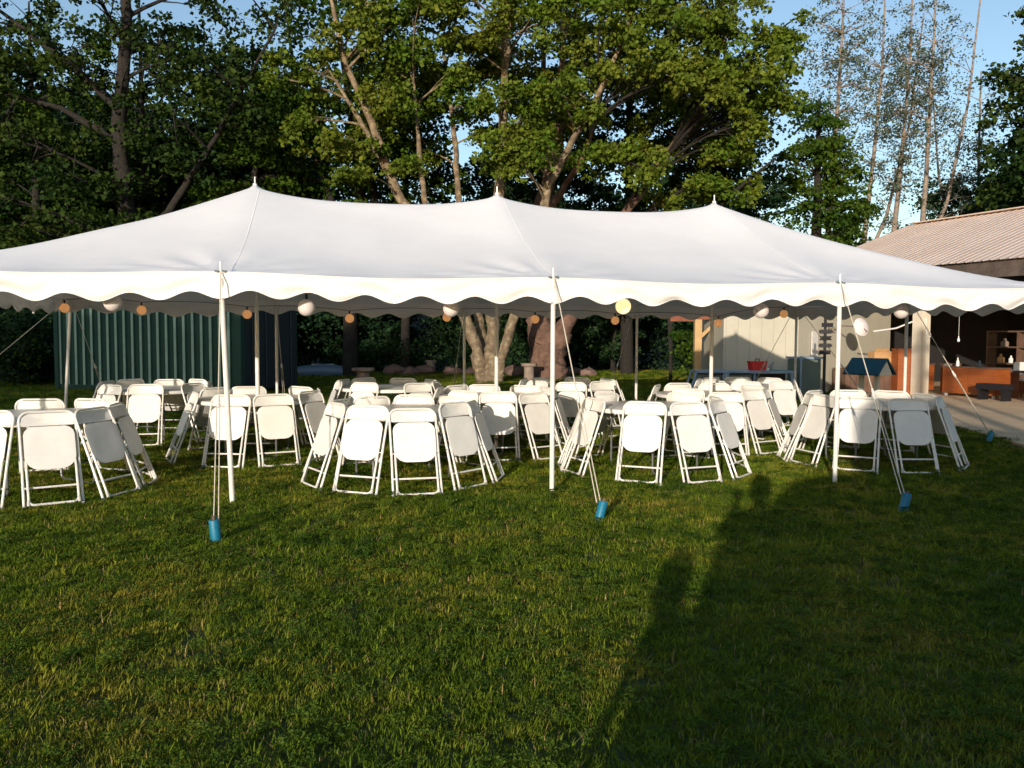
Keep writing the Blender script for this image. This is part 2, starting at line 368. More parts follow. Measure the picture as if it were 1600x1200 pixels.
def make_tree(name, label, cat, loc, stems, blobs, leafm, barkm, seed, rad=(0.5, 0.8), nl=90, size=0.14, K=8, flat=0.45,
              group=None, shell=0.45, limb_r=0.05, droop=0.35, rz=0, twig=True):
    """stems: polylines of (x,y,z,r); blobs: (cx,cy,cz,rx,ry,rz,n) ellipsoids that the leaf sprays fill"""
    rng = np.random.default_rng(seed); rr = random.Random(seed)
    root = thing(name, label, cat, loc, rz, group)
    cs = []
    for (cx, cy, cz, rx, ry, rz_, n) in blobs:
        d = rng.normal(size=(n, 3)); d /= np.linalg.norm(d, axis=1)[:, None]
        u = shell + (1 - shell) * rng.random((n, 1)) ** 0.7
        c = np.array([cx, cy, cz]) + d * u * np.array([rx, ry, rz_]); cs.append(c)
    C = np.concatenate(cs); C = C[C[:, 2] > 0.3]
    tb = MB()
    sp = []
    for st in stems:
        pts = [Vector(q[:3]) for q in st]; rad_ = [q[3] for q in st]
        # resample smoothly with a little wander
        P, Q = [], []
        sub_ = 8 if stems[0][0][3] > .3 else 4
        for i in range(len(pts) - 1):
            for k in range(sub_):
                t = k / sub_; w = pts[i].lerp(pts[i + 1], t)
                P.append(w + Vector((rr.uniform(-1, 1), rr.uniform(-1, 1), 0)) * rad_[i] * (0.12 if k else 0)); Q.append(rad_[i] * (1 - t) + rad_[i + 1] * t)
        P.append(pts[-1]); Q.append(rad_[-1])
        tb.tube(P, Q, 16 if sub_ == 8 else 10)
        sp += list(zip(P, Q))
    if stems[0][0][3] > .3:
        tb.v = [tuple(Vector(p) + (noise.noise_vector(Vector(p) * 2.6) * .11 + noise.noise_vector(Vector(p) * 7.5) * .045) * min(1, max(.15, 1.2 - p[2] * .08)) * (1 if stems[0][0][3] > .5 else .6)) for p in tb.v]
    tb.obj('trunk', barkm, root, smooth=True)
    bb = MB()
    # groups of sprays on limbs
    nK = max(1, len(C) // K)
    cent = C[rng.choice(len(C), nK, replace=False)]
    for _ in range(4):
        lab = ((C[:, None] - cent[None]) ** 2).sum(2).argmin(1)
        for k in range(nK):
            if (lab == k).any(): cent[k] = C[lab == k].mean(0)
    for k in range(nK):
        idx = np.where(lab == k)[0]
        if not len(idx): continue
        g = Vector(cent[k])
        best = None
        for P, q in sp:
            h = math.hypot(P.x - g.x, P.y - g.y); dz = g.z - P.z
            cost = (P - g).length + abs(dz - 0.5 * h) * 0.8 + (0 if P.z > 1.2 else 50)
            if best is None or cost < best[0]: best = (cost, P, q)
        P0, q0 = best[1], best[2]
        L = (g - P0).length
        mid = P0.lerp(g, 0.5) + Vector((rr.uniform(-.1, .1) * L, rr.uniform(-.1, .1) * L, 0.12 * L))
        lp = bez(P0, mid, g, 6); r0 = min(q0 * 0.7, limb_r * (0.4 + 0.16 * L))
        bb.tube(lp, [r0 * (1 - 0.75 * i / 6) + 0.004 for i in range(7)], 6, False)
        if twig:
            for j in idx:
                c = Vector(C[j]); s0 = lp[min(6, 2 + int(rr.random() * 5))]; l2 = (c - s0).length
                m_ = s0.lerp(c, 0.5) + Vector((0, 0, 0.12 * l2))
                bb.tube(bez(s0, m_, c, 3), [r0 * 0.35 + 0.004, r0 * 0.25 + 0.003, 0.005, 0.003], 4, False)
    bb.obj('branches', M_bark_dark if barkm is M_bark_red else barkm, root, smooth=True)['kind'] = 'stuff'
    rad_c = rng.uniform(rad[0], rad[1], len(C))
    v, f = leaves(rng, C, rad_c, nl, size, flat, droop)
    npmesh('crown', v, f, leafm, root)
    return root

# big maple with four stems behind the tent: separate lit boughs hang in front of trees coloured dark for shade
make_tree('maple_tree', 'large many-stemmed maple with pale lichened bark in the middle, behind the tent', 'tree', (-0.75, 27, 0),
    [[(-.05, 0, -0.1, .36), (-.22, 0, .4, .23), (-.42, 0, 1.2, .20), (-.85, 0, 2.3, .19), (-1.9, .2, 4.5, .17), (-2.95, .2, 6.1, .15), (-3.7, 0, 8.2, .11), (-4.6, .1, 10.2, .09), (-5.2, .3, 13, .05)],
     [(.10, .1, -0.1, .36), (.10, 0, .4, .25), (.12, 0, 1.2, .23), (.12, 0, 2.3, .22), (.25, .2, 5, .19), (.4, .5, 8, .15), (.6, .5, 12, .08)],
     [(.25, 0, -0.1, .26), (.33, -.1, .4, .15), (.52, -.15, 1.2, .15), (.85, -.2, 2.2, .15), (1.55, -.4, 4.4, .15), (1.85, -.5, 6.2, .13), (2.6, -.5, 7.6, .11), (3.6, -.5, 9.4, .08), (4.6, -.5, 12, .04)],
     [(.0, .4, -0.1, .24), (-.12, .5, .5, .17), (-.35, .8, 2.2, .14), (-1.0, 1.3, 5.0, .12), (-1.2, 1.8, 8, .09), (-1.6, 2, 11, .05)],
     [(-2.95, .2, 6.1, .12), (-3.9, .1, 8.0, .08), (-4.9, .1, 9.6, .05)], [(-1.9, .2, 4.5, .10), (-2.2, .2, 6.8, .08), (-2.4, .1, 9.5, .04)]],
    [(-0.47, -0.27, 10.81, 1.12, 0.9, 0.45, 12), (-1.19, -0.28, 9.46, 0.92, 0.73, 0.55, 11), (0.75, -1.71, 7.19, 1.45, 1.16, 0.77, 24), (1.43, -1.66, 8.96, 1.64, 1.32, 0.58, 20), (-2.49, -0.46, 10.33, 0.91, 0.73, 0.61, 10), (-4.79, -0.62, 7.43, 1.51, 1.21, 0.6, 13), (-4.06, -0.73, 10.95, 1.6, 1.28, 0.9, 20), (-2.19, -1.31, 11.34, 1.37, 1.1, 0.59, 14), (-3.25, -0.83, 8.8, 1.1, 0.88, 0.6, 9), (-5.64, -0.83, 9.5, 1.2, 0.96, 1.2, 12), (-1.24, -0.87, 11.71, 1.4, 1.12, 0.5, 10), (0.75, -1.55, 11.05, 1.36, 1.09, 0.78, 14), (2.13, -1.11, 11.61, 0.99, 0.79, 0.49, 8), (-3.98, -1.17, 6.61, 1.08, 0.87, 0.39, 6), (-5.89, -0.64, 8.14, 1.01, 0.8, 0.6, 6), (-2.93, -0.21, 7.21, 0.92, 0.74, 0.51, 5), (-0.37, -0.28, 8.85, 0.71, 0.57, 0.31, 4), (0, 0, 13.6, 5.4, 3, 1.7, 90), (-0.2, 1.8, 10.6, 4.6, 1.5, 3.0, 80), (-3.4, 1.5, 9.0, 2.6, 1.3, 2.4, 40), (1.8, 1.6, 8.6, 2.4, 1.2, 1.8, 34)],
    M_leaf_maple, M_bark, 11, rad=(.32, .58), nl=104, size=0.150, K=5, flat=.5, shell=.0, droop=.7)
# reddish heavy tree beside it
make_tree('maple_tree', 'broad red-brown trunked maple right of the many-stemmed one, splitting low into two', 'tree', (1.35, 29.5, 0),
    [[(-.1, 0, -0.1, .78), (-.1, 0, .5, .58), (-.25, 0, 1.4, .52), (-.5, 0, 2.4, .36), (-.75, 0, 4.6, .3), (.2, .3, 8, .2), (.4, .4, 12, .1)],
     [(.1, 0, 0.2, .45), (.15, 0, 1.0, .42), (.45, 0, 1.8, .30), (.95, 0, 2.7, .24), (2.2, .2, 5.3, .2), (3.6, .2, 7.2, .15), (5.2, .2, 9.6, .10), (6, .2, 12, .06)],
     [(-.75, 0, 4.0, .16), (-.1, -1.0, 5.8, .13), (.9, -2, 7.3, .09), (1.4, -2.2, 8.8, .05)]],
    [(2.01, -2.83, 7.29, 1.93, 1.55, 0.57, 22), (0.77, -2.99, 8.38, 0.91, 0.73, 0.4, 7), (2.15, -3.27, 10.84, 2.2, 1.76, 1.3, 36), (3.58, -3.64, 9.71, 1.88, 1.5, 0.69, 24), (5.55, -3.66, 9.5, 1.58, 1.26, 1.18, 30), (6.75, -2.96, 9.0, 1.11, 0.89, 0.81, 12), (5.08, -3.19, 11.17, 1.81, 1.45, 0.9, 26), (2.88, -3.09, 11.81, 1.61, 1.29, 0.6, 14), (7.17, -2.27, 11.08, 0.94, 0.75, 1.14, 14), (4.75, -2.86, 6.46, 0.71, 0.57, 0.47, 6), (1.1, -2.8, 10.07, 0.92, 0.73, 0.51, 6), (5.44, -3.32, 7.79, 0.9, 0.72, 0.5, 7), (2.79, -3.66, 6.51, 0.59, 0.47, 0.34, 4), (3.0, -0.5, 13.9, 5.2, 3, 1.7, 90), (4.2, 0.8, 10.4, 4.0, 1.6, 2.8, 70), (6.2, .4, 8.2, 2.0, 1.2, 1.6, 26)],
    M_leaf_maple, M_bark_red, 12, rad=(.32, .58), nl=104, size=0.150, K=5, flat=.5, shell=.0, droop=.7)
for (x_, y_, lab_, h_, w_) in ((4.6, 33.6, 'tall tree with leaves coloured for shade, filling the gap behind the right-hand maple boughs', 16.5, 3.0), (8.2, 33.2, 'broad tree with leaves coloured for shade behind the right edge of the big maples', 12.5, 2.4),
                               (1.2, 34.4, 'tree with leaves coloured for shade directly behind the red-brown trunked maple', 15.5, 2.4), (-9.2, 34.0, 'tree with leaves coloured for shade between the left oak and the middle maples', 8.5, 2.6)):
    make_tree('dense_tree', lab_, 'tree', (x_, y_, 0), [[(0, 0, -.1, .28), (0, 0, 5, .2), (0, 0, h_ + 1, .05)]],
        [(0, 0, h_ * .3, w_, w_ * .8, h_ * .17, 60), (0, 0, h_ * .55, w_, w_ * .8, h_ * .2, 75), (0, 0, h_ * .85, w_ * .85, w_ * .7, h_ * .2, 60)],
        M_leaf_shade, M_bark_dark, int(60 + x_), rad=(.6, 1.0), nl=110, size=.17, K=8, flat=.3, droop=.4, twig=False)  # trees added behind the maples, their leaf colour standing for deep shade
make_tree('young_maple', 'slender young maple with a leaning bare branch behind the right tent peak', 'tree', (5.2, 27.5, 0),
    [[(0, 0, -.1, .06), (.0, 0, 3, .055), (.9, 0, 5.2, .07), (2.4, 0, 6.6, .05), (3.3, 0, 7.3, .03)], [(0, 0, 1, .06), (-.2, 0, 4, .05), (-.7, 0, 6.3, .03), (-1.1, 0, 7.0, .015)]],
    [(-.4, 0, 5.7, .7, .6, .8, 14), (1.6, 0, 6.3, 1.2, .7, .7, 18), (0.4, 0, 5.2, .7, .5, .6, 10)], M_leaf_maple, M_bark_dark, 13, rad=(.28, .45), nl=60, size=0.17, K=5)
# dark oak on the left
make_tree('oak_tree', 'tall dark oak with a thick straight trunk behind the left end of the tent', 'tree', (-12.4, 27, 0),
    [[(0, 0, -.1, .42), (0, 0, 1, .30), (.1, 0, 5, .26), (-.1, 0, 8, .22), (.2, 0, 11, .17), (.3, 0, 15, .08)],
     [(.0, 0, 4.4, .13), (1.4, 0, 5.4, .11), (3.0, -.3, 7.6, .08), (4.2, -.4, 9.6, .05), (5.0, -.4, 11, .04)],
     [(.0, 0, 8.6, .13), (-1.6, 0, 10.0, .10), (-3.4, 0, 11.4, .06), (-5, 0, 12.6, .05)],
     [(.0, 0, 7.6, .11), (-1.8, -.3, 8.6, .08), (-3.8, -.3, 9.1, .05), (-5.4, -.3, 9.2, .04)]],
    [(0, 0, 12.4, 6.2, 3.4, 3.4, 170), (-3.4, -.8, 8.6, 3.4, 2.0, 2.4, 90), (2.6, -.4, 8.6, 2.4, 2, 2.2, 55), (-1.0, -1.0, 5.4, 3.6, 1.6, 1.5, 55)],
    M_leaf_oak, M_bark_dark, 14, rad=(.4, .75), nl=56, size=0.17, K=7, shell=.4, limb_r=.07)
make_tree('maple_tree', 'pale-barked maple with long upright limbs between the oak and the middle tree', 'tree', (-6.0, 31, 0),
    [[(0, 0, -.1, .3), (0, 0, 3, .24), (.5, 0, 6, .2), (.2, 0, 9, .15), (-.4, 0, 13, .08), (-.6, 0, 16, .04)],
     [(.2, 0, 3, .18), (1.0, 0, 6.0, .15), (.4, 0, 10.5, .1), (.8, 0, 15, .05)], [(.1, 0, 4.5, .14), (-1.2, 0, 8, .1), (-2.0, 0, 11.5, .06), (-2.3, 0, 14, .03)]],
    [(0, 0, 12, 3.8, 2.6, 4.2, 150), (-1.6, 0, 8.4, 2.6, 2, 2.2, 60), (1.8, -.6, 7.6, 2.4, 1.6, 1.8, 55)],
    M_leaf_green, M_bark_dark, 15, rad=(.4, .7), nl=60, size=0.17, K=7, shell=.4)
# sparse poplars on the right
def poplar(label, x, y, H, lean, seed, n, fork=False):
    rr = random.Random(seed)
    st = [[(0, 0, -.1, .19), (lean * .25, 0, H * .25, .14), (lean * .7, 0, H * .55, .085), (lean, 0, H * .8, .05), (lean * 1.05, 0, H, .03)]]
    if fork:
        st.append([(lean * .25, 0, H * .25, .09), (lean * .3 + 1.2 * fork, .2, H * .42, .075), (lean * .5 + 1.9 * fork, .2, H * .66, .05), (lean * .6 + 2.3 * fork, .2, H * .95, .03)])
    return make_tree('poplar_tree', label, 'tree', (x, y, 0), st,
        [(lean * .9, 0, H * .72, 1.9, 1.5, H * .27, int(n * 1.35)), (lean * .5 + (1.2 * fork if fork else 0), 0, H * .5, 1.7, 1.4, H * .16, n // 3)],
        M_leaf_poplar, M_bark_pale, seed, rad=(.22, .46), nl=20, size=0.11, K=3, shell=.15, flat=.8, limb_r=.03)
poplar('tall thin poplar with a lit pale trunk, nearest the middle trees', 13.4, 36.5, 18, .6, 21, 150)
poplar('thin poplar with a crooked forked trunk, second of the sparse row', 15.6, 38.5, 17, 1.0, 22, 130, 1)
poplar('slim poplar leaning slightly, third of the sparse row', 16.8, 38, 17, .8, 23, 120)
poplar('forked grey poplar with a dark upright trunk, fourth of the sparse row', 18.0, 37.5, 18, .4, 24, 130, 1)
poplar('small open-topped poplar near the dark right-hand trees', 22.2, 40, 14, -.3, 25, 90, -1)
# mid-green trees at the right
make_tree('dense_tree', 'dense soft green evergreen between the big maples and the poplars', 'tree', (12.2, 34, 0),
    [[(0, 0, -.1, .3), (0, 0, 5, .22), (0, 0, 11, .05)]],
    [(0, 0, 4.2, 2.6, 2.0, 1.6, 60), (0, 0, 6.4, 2.4, 1.8, 1.4, 55), (-.2, 0, 8.3, 1.8, 1.5, 1.3, 40), (0, 0, 9.9, 1.0, 1, 1.2, 20)],
    M_leaf_green, M_bark_dark, 31, rad=(.5, .85), nl=120, size=0.15, K=6, flat=.25, droop=.5)
make_tree('maple_tree', 'dark full maple rising behind the barn roof at the right edge', 'tree', (20.5, 31, 0),
    [[(0, 0, -.1, .4), (0, 0, 4, .32), (.3, 0, 8, .2), (.3, 0, 13, .06)]],
    [(0, 0, 9.2, 3.6, 3.0, 4.4, 230), (1.0, -1, 13.0, 3.6, 2.6, 2.2, 80), (-1.2, -.6, 7.0, 2.2, 1.8, 1.7, 60)],
    M_leaf_oak, M_bark_dark, 32, rad=(.45, .8), nl=80, size=0.19, K=8, shell=.4)
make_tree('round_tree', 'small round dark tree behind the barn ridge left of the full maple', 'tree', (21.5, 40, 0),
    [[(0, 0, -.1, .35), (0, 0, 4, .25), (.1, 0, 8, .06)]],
    [(0, 0, 7.2, 3.0, 2.6, 2.6, 130), (2.4, 0, 6.4, 2.4, 2, 2.2, 60)], M_leaf_shade, M_bark_dark, 33, rad=(.5, .85), nl=80, size=0.2, K=8, shell=.3)

for (x_, y_, lab_, h_, w_, m_) in ((-17.5, 31, 'full green maple left of the dark oak', 13, 3.2, 'g'), (-9.6, 31.5, 'mid-green maple just right of the dark oak trunk', 12, 2.6, 'g'),
                               (-21.5, 30, 'dark bushy tree at the left edge of the photo', 12, 3.0, 'o'), (-14.6, 33.5, 'tall dark tree directly behind the oak', 14, 3.0, 'o'), (-4.4, 34.5, 'dark green maple behind the pale limbs of the middle tree', 12.5, 2.7, 'o')):
    make_tree('maple_tree', lab_, 'tree', (x_, y_, 0), [[(0, 0, -.1, .2), (.1, 0, h_ * .4, .16), (0, 0, h_ * .8, .09), (0, 0, h_ + .5, .03)]],
        [(0, 0, h_ * .32, w_ * .9, w_ * .7, h_ * .16, 34), (0, 0, h_ * .58, w_, w_ * .8, h_ * .2, 60), (0, 0, h_ * .86, w_ * .9, w_ * .7, h_ * .18, 50)],
        M_leaf_green if m_ == 'g' else M_leaf_oak, M_bark_dark, int(90 + x_), rad=(.4, .75), nl=84, size=.17, K=7, shell=.3)

# the wood behind: three kinds, copied
gw = 'trees of the dark wood beyond the lawn'
kinds = [
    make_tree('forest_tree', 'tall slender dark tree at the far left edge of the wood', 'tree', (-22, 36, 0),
        [[(0, 0, -.1, .2), (0, 0, 6, .16), (.3, 0, 14, .05)]], [(0, 0, 9.5, 2.6, 2.6, 4.6, 110), (0, 0, 4.6, 2.3, 2.3, 1.9, 30)], M_leaf_shade, M_bark_dark, 41,
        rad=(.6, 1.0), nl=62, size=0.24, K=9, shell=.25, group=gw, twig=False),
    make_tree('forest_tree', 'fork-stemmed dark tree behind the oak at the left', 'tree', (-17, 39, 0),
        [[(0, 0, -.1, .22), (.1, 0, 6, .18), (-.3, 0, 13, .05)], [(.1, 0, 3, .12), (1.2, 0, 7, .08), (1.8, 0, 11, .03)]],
        [(0.4, 0, 8.8, 3.2, 2.8, 4.0, 120), (0, 0, 4.0, 2.6, 2.2, 1.6, 26)], M_leaf_shade, M_bark_dark, 42,
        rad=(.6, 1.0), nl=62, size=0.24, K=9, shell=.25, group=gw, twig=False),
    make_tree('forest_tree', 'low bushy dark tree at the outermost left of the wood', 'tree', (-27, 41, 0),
        [[(0, 0, -.1, .15), (.1, 0, 5, .12), (0, 0, 10, .04)]], [(0, 0, 6.4, 2.2, 2.2, 3.4, 100), (0, 0, 2.6, 2.0, 2.0, 1.6, 34)], M_leaf_shade, M_bark_dark, 43,
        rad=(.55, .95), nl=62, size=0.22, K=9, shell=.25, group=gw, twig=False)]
spots = []
fr = random.Random(5)
for row, (y0, x0, x1, step) in enumerate([(37, -24, 14, 3.5), (42, -30, 18, 4.2), (48, -36, 34, 5.0), (55, -40, 44, 6.0)]):
    x = x0 + fr.uniform(0, 2)
    while x < x1:
        spots.append((x + fr.uniform(-.8, .8), y0 + fr.uniform(-1.6, 1.6), row)); x += step * fr.uniform(.8, 1.2)
ORDN = ['first', 'second', 'third', 'fourth', 'fifth', 'sixth', 'seventh', 'eighth', 'ninth', 'tenth', 'eleventh', 'twelfth', 'thirteenth', 'fourteenth', 'fifteenth', 'sixteenth', 'seventeenth', 'eighteenth', 'nineteenth', 'twentieth', 'twenty-first']
cnt = [0, 0, 0, 0]
spots.sort(key=lambda q: (q[2], q[0] / q[1]))
for (x, y, row) in spots:
    if y < 40 and x > 11: continue
    u = x / y                                   # the wood is lower in the middle, taller at the left
    k = fr.choice([0, 1]) if u < -.28 else fr.choice([1, 2, 2])
    o = dup(kinds[k], (x, y, 0), (0, 0, fr.uniform(0, 6.28)), 'dark ' + ['slender', 'fork-stemmed', 'bushy'][k] + ' tree, ' + ORDN[cnt[row]] + ' from the left in the ' + ['nearest', 'second', 'third', 'farthest'][row] + ' rank of the wood', gw)
    cnt[row] += 1
    s_ = fr.uniform(.85, 1.15) * (1.0 if u < -.28 else (.62 if u > .3 else .72)); o.scale = (s_ * 1.1, s_ * 1.1, s_)
# undergrowth in front of the wood
rng = np.random.default_rng(3)
n = 950
ux = rng.uniform(-27, 15, n); uy = 34.0 + rng.random(n) * 5 + np.sin(ux * .5) * .6; uz = rng.uniform(0.2, 2.9, n) ** 1.0
uy += uz * .7 + np.clip((ux - .5) * 2, 0, 3.4)
C = np.stack([ux, uy, uz], 1)
extra = np.stack([rng.uniform(-20, -13.4, 130), rng.uniform(23.5, 29, 130), rng.uniform(.2, 2.4, 130)], 1)
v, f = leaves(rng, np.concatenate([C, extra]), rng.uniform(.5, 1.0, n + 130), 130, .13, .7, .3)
tag(npmesh('undergrowth', v, f, M_leaf_shade), 'dark tangled undergrowth along the edge of the wood', 'undergrowth', kind='stuff')
# sunlit bush behind the pergola
make_tree('leafy_bush', 'bright green leafy bush behind the timber pergola', 'bush', (6.6, 27.5, 0), [[(0, 0, -.1, .08), (0, 0, 1.4, .05)]],
    [(0, 0, 1.0, 1.3, .9, .9, 30), (-.6, 0, 1.6, .8, .6, .6, 14)], M_leaf_green, M_bark_dark, 51, rad=(.3, .5), nl=90, size=.13, K=5, shell=.2)
make_tree('leafy_bush', 'dark low bush at the left end of the green container', 'bush', (-14.2, 24.2, 0), [[(0, 0, -.1, .08), (0, 0, 1.2, .05)]],
    [(0, 0, .8, 1.2, .9, .7, 26)], M_leaf_oak, M_bark_dark, 52, rad=(.3, .5), nl=90, size=.13, K=5, shell=.2)

# ------------------------------------------------------------------ tent
TY = 0.1969
tu = Vector((math.cos(TY), math.sin(TY), 0)); tv = Vector((-math.sin(TY), math.cos(TY), 0)); T0 = Vector((-0.2067, 11.1089, 0))
BL, HW, HE, HC, DROP = 3.048, 3.064, 2.085, 3.40, 0.200
def TP(u, v, z=0): return T0 + tu * u + tv * v + Vector((0, 0, z))
tent = thing('pole_tent', 'long white pole tent with three peaks and a scalloped valance over the tables', 'tent', T0, TY)
def tl(p): return (p.x, p.y, p.z)
HU = 2 * BL
def eave_z(s):                                         # sag of the eave between side poles
    return HE - 0.035 * math.sin(math.pi * (s % 1.0)) ** 2
def ridge_z(u):
    t = (abs(u) % BL) / BL
    return HC - 0.16 * (4 * t * (1 - t)) ** 0.8
def roof_z(u, v):
    def prof(t): return 0.30 * t ** 1.0 + 0.70 * t ** 1.55
    if abs(u) <= BL:
        t = 1 - abs(v) / HW; zr = ridge_z(u); ez = eave_z(u / BL)
        z = ez + (zr - ez) * (prof(t))
        # canvas pulled up towards the peaks
    else:
        du, dv = abs(u) - BL, abs(v)
        k = max(du / BL, dv / HW); t = 1 - k
        if dv / HW >= du / BL: ez = eave_z((BL + (du / max(dv, 1e-6)) * HW) / BL if dv > 0 else 0)
        else: ez = eave_z(0.5 + 0.5 * min(1, 0) ) if False else HE - 0.035 * math.sin(math.pi * min(1, (dv / max(du, 1e-6)) * BL / HW)) ** 2
        z = ez + (HC - ez) * (prof(t))
    return z
nu, nv = 192, 96
vs = []; fs = []
for j in range(nv + 1):
    v_ = HW * (2 * j / nv - 1)
    for i in range(nu + 1):
        u_ = HU * (2 * i / nu - 1)
        z = roof_z(u_, v_)
        e = min(HW - abs(v_), HU - abs(u_))
        z += 0.007 * math.sin(u_ * 9 + v_ * 2.0) * math.exp(-e / .5) * math.sin(math.pi * (u_ / BL % 1))
        ub = (u_ / BL + .5) % 1 - .5; dd = math.hypot(ub * BL, HW - abs(v_))      # creases fanning out of each eave ring
        z += 0.010 * math.sin(math.atan2(HW - abs(v_), ub * BL + 1e-6) * 11) * math.exp(-((dd - .5) / .45) ** 2) 
        vs.append((u_, v_, z))
for j in range(nv):
    for i in range(nu):
        a = j * (nu + 1) + i; fs.append((a, a + 1, a + nu + 2, a + nu + 1))
V = np.array(vs)
# relax the creases a little, keeping the rim and the peaks
Z = V[:, 2].reshape(nv + 1, nu + 1); Z0 = Z.copy()
fix = np.zeros_like(Z, bool); fix[0] = fix[-1] = True; fix[:, 0] = fix[:, -1] = True
for pu in (-BL, 0, BL): fix[nv // 2, int(round((pu / HU + 1) / 2 * nu))] = True
for _ in range(7):
    Zn = Z.copy(); Zn[1:-1, 1:-1] = (Z[:-2, 1:-1] + Z[2:, 1:-1] + Z[1:-1, :-2] + Z[1:-1, 2:]) / 4
    Z = np.where(fix, Z0, Z * .4 + Zn * .6)
UU = np.linspace(-HU, HU, nu + 1)[None]; VV = np.linspace(-HW, HW, nv + 1)[:, None]
for pu in (-BL, 0, BL):
    rr2 = np.sqrt((UU - pu) ** 2 + VV ** 2); Z = np.maximum(Z, HC + .004 - 1.1 * rr2)
ee = np.minimum(HW - np.abs(VV), HU - np.abs(UU)); ubb = (UU / BL + .5) % 1 - .5
dd = np.sqrt((ubb * BL) ** 2 + (HW - np.abs(VV)) ** 2); an_ = np.arctan2(HW - np.abs(VV), ubb * BL + 1e-6)
Z = Z + .010 * np.sin(an_ * 15 + 1.3 * np.sin(UU * 2.1)) * np.exp(-((dd - .55) / .5) ** 2) * (ee > .02)
Z = Z + .006 * np.sin(VV * 34 + 3 * np.sin(UU * 1.3 + VV)) * np.exp(-((ee - .35) / .22) ** 2) * (.5 + .5 * np.sin(UU * 1.9 + 2))
Z = Z + .007 * np.sin(UU * 3.1 + VV * 2.3) * np.sin(VV * 1.9 - UU) * np.clip(ee, 0, 1)
V[:, 2] = Z.ravel()
npmesh('roof_canopy', V, np.array(fs), M_vinyl, tent, smooth=True)
def valance(p0, p1, n_sc, flip, seed):
    """scalloped strip from eave point p0 to p1 (local u,v)"""
    rr = random.Random(seed); n = n_sc * 14; vv = []; ff = []
    p0, p1 = Vector((*p0, 0)), Vector((*p1, 0)); d = (p1 - p0); L = d.length; d.normalize(); out = Vector((d.y, -d.x, 0)) * flip
    ph = [rr.uniform(0, 6.28) for _ in range(6)]
    NR = 7
    for i in range(n + 1):
        s = i / n * L; bay = s / BL if L > 7 else s / (HW)
        top = HE - 0.035 * math.sin(math.pi * (bay % 1)) ** 2
        sc = 0.036 * math.cos(2 * math.pi * i / 14 + math.pi) 
        bot = top - DROP + sc + 0.012 * math.sin(s * 1.7 + ph[0]) 
        pole = abs(math.sin(math.pi * bay))            # 0 at poles
        for r in range(NR + 1):
            k = r / NR
            w = (0.026 * math.sin(s * 4.3 + ph[1]) + 0.018 * math.sin(s * 8.1 + ph[2] + k * 2) + 0.010 * math.sin(s * 15 + ph[3] - k * 2)) * k * (.35 + pole * .65)
            w += 0.035 * k * (1 - pole) + 0.030 * math.sin(2 * math.pi * (s * .9 - k * 1.2 * (1 if (bay % 1) < .5 else -1)) + ph[4]) * k * (1 - k * .4)
            q = p0 + d * s + out * (0.004 + w)
            vv.append((q.x, q.y, top + 0.004 + (bot - top) * k))
    for i in range(n):
        for r in range(NR):
            a = i * (NR + 1) + r; ff.append((a, a + 1, a + NR + 2, a + NR + 1))
    va = npmesh('valance', np.array(vv), np.array(ff), M_valance, tent, smooth=True)
    hem = MB()
    for i in range(n + 1):
        b = Vector(vv[i * (NR + 1) + NR]); o3 = out * .0035
        hem.v += [tl(b + o3 + Vector((0, 0, .016))), tl(b + o3 * 1.3), tl(b - o3 + Vector((0, 0, -.002))), tl(b - o3 + Vector((0, 0, .016)))]
    for i in range(n):
        for r in range(3): hem.f.append((i * 4 + r, i * 4 + r + 1, i * 4 + r + 5, i * 4 + r + 4))
    hem.obj('hem', M_valance, va, smooth=True)
    return va
valance((-HU, -HW), (HU, -HW), 24, 1, 1); valance((HU, HW), (-HU, HW), 24, 1, 2)
valance((HU, -HW), (HU, HW), 12, 1, 3); valance((-HU, HW), (-HU, -HW), 12, 1, 4)
# welded seams of the canopy panels, standing slightly proud
for k_ in (2, 4, 6):
    iu = int(round(k_ / 8 * nu))
    if k_ in (2, 4, 6): iu += 1
    pts = [(float(UU[0, iu]), float(VV[j, 0]), float(Z[j, iu]) + .001) for j in range(0, nv + 1, 2)]
    mb = MB(); w_ = .008
    for q in pts: mb.v += [(q[0] - w_, q[1], q[2] - .001), (q[0] - w_ * .7, q[1], q[2] + .0012), (q[0] + w_ * .7, q[1], q[2] + .0012), (q[0] + w_, q[1], q[2] - .001)]
    for j in range(len(pts) - 1):
        for r_ in range(3): mb.f.append((j * 4 + r_, j * 4 + r_ + 1, j * 4 + r_ + 5, j * 4 + r_ + 4))
    mb.obj('panel_seam', M_vinyl, tent, smooth=True)
# hem band along the eave
for (a, b) in (((-HU, -HW), (HU, -HW)), ((HU, HW), (-HU, HW)), ((HU, -HW), (HU, HW)), ((-HU, HW), (-HU, -HW))):
    n = 96; L = math.dist(a, b); pts = []
    for i in range(n + 1):
        t = i / n; s = t * L; bay = s / BL if L > 7 else s / HW
        pts.append((a[0] + (b[0] - a[0]) * t, a[1] + (b[1] - a[1]) * t, HE + 0.003 - 0.035 * math.sin(math.pi * (bay % 1)) ** 2))
    MB().tube(pts, 0.008, 6).obj('eave_rope', M_valance, tent, smooth=True)
def pole_at(u, v, du=0, dv=0):
    mb = MB().tube([(du, dv, 0.0), (0, 0, HE - .05)], 0.0235, 12)
    p = mb.obj('side_pole', M_pole, tent, smooth=True, loc=(u, v, 0))
    MB().tube([(0, 0, HE - .05), (0, 0, HE + .10)], 0.011, 8).obj('pole_spike', M_paint, p, smooth=True)
    rg = MB()
    for sgn in (-1, 1):
        rg.tube(arc((sgn * .032, -.012, HE + .012), .018, 0, 2 * math.pi, 10, (1, 0, 0), (0, 1, .35)), .004, 5, False)
    rg.obj('eave_ring', M_steel, p)
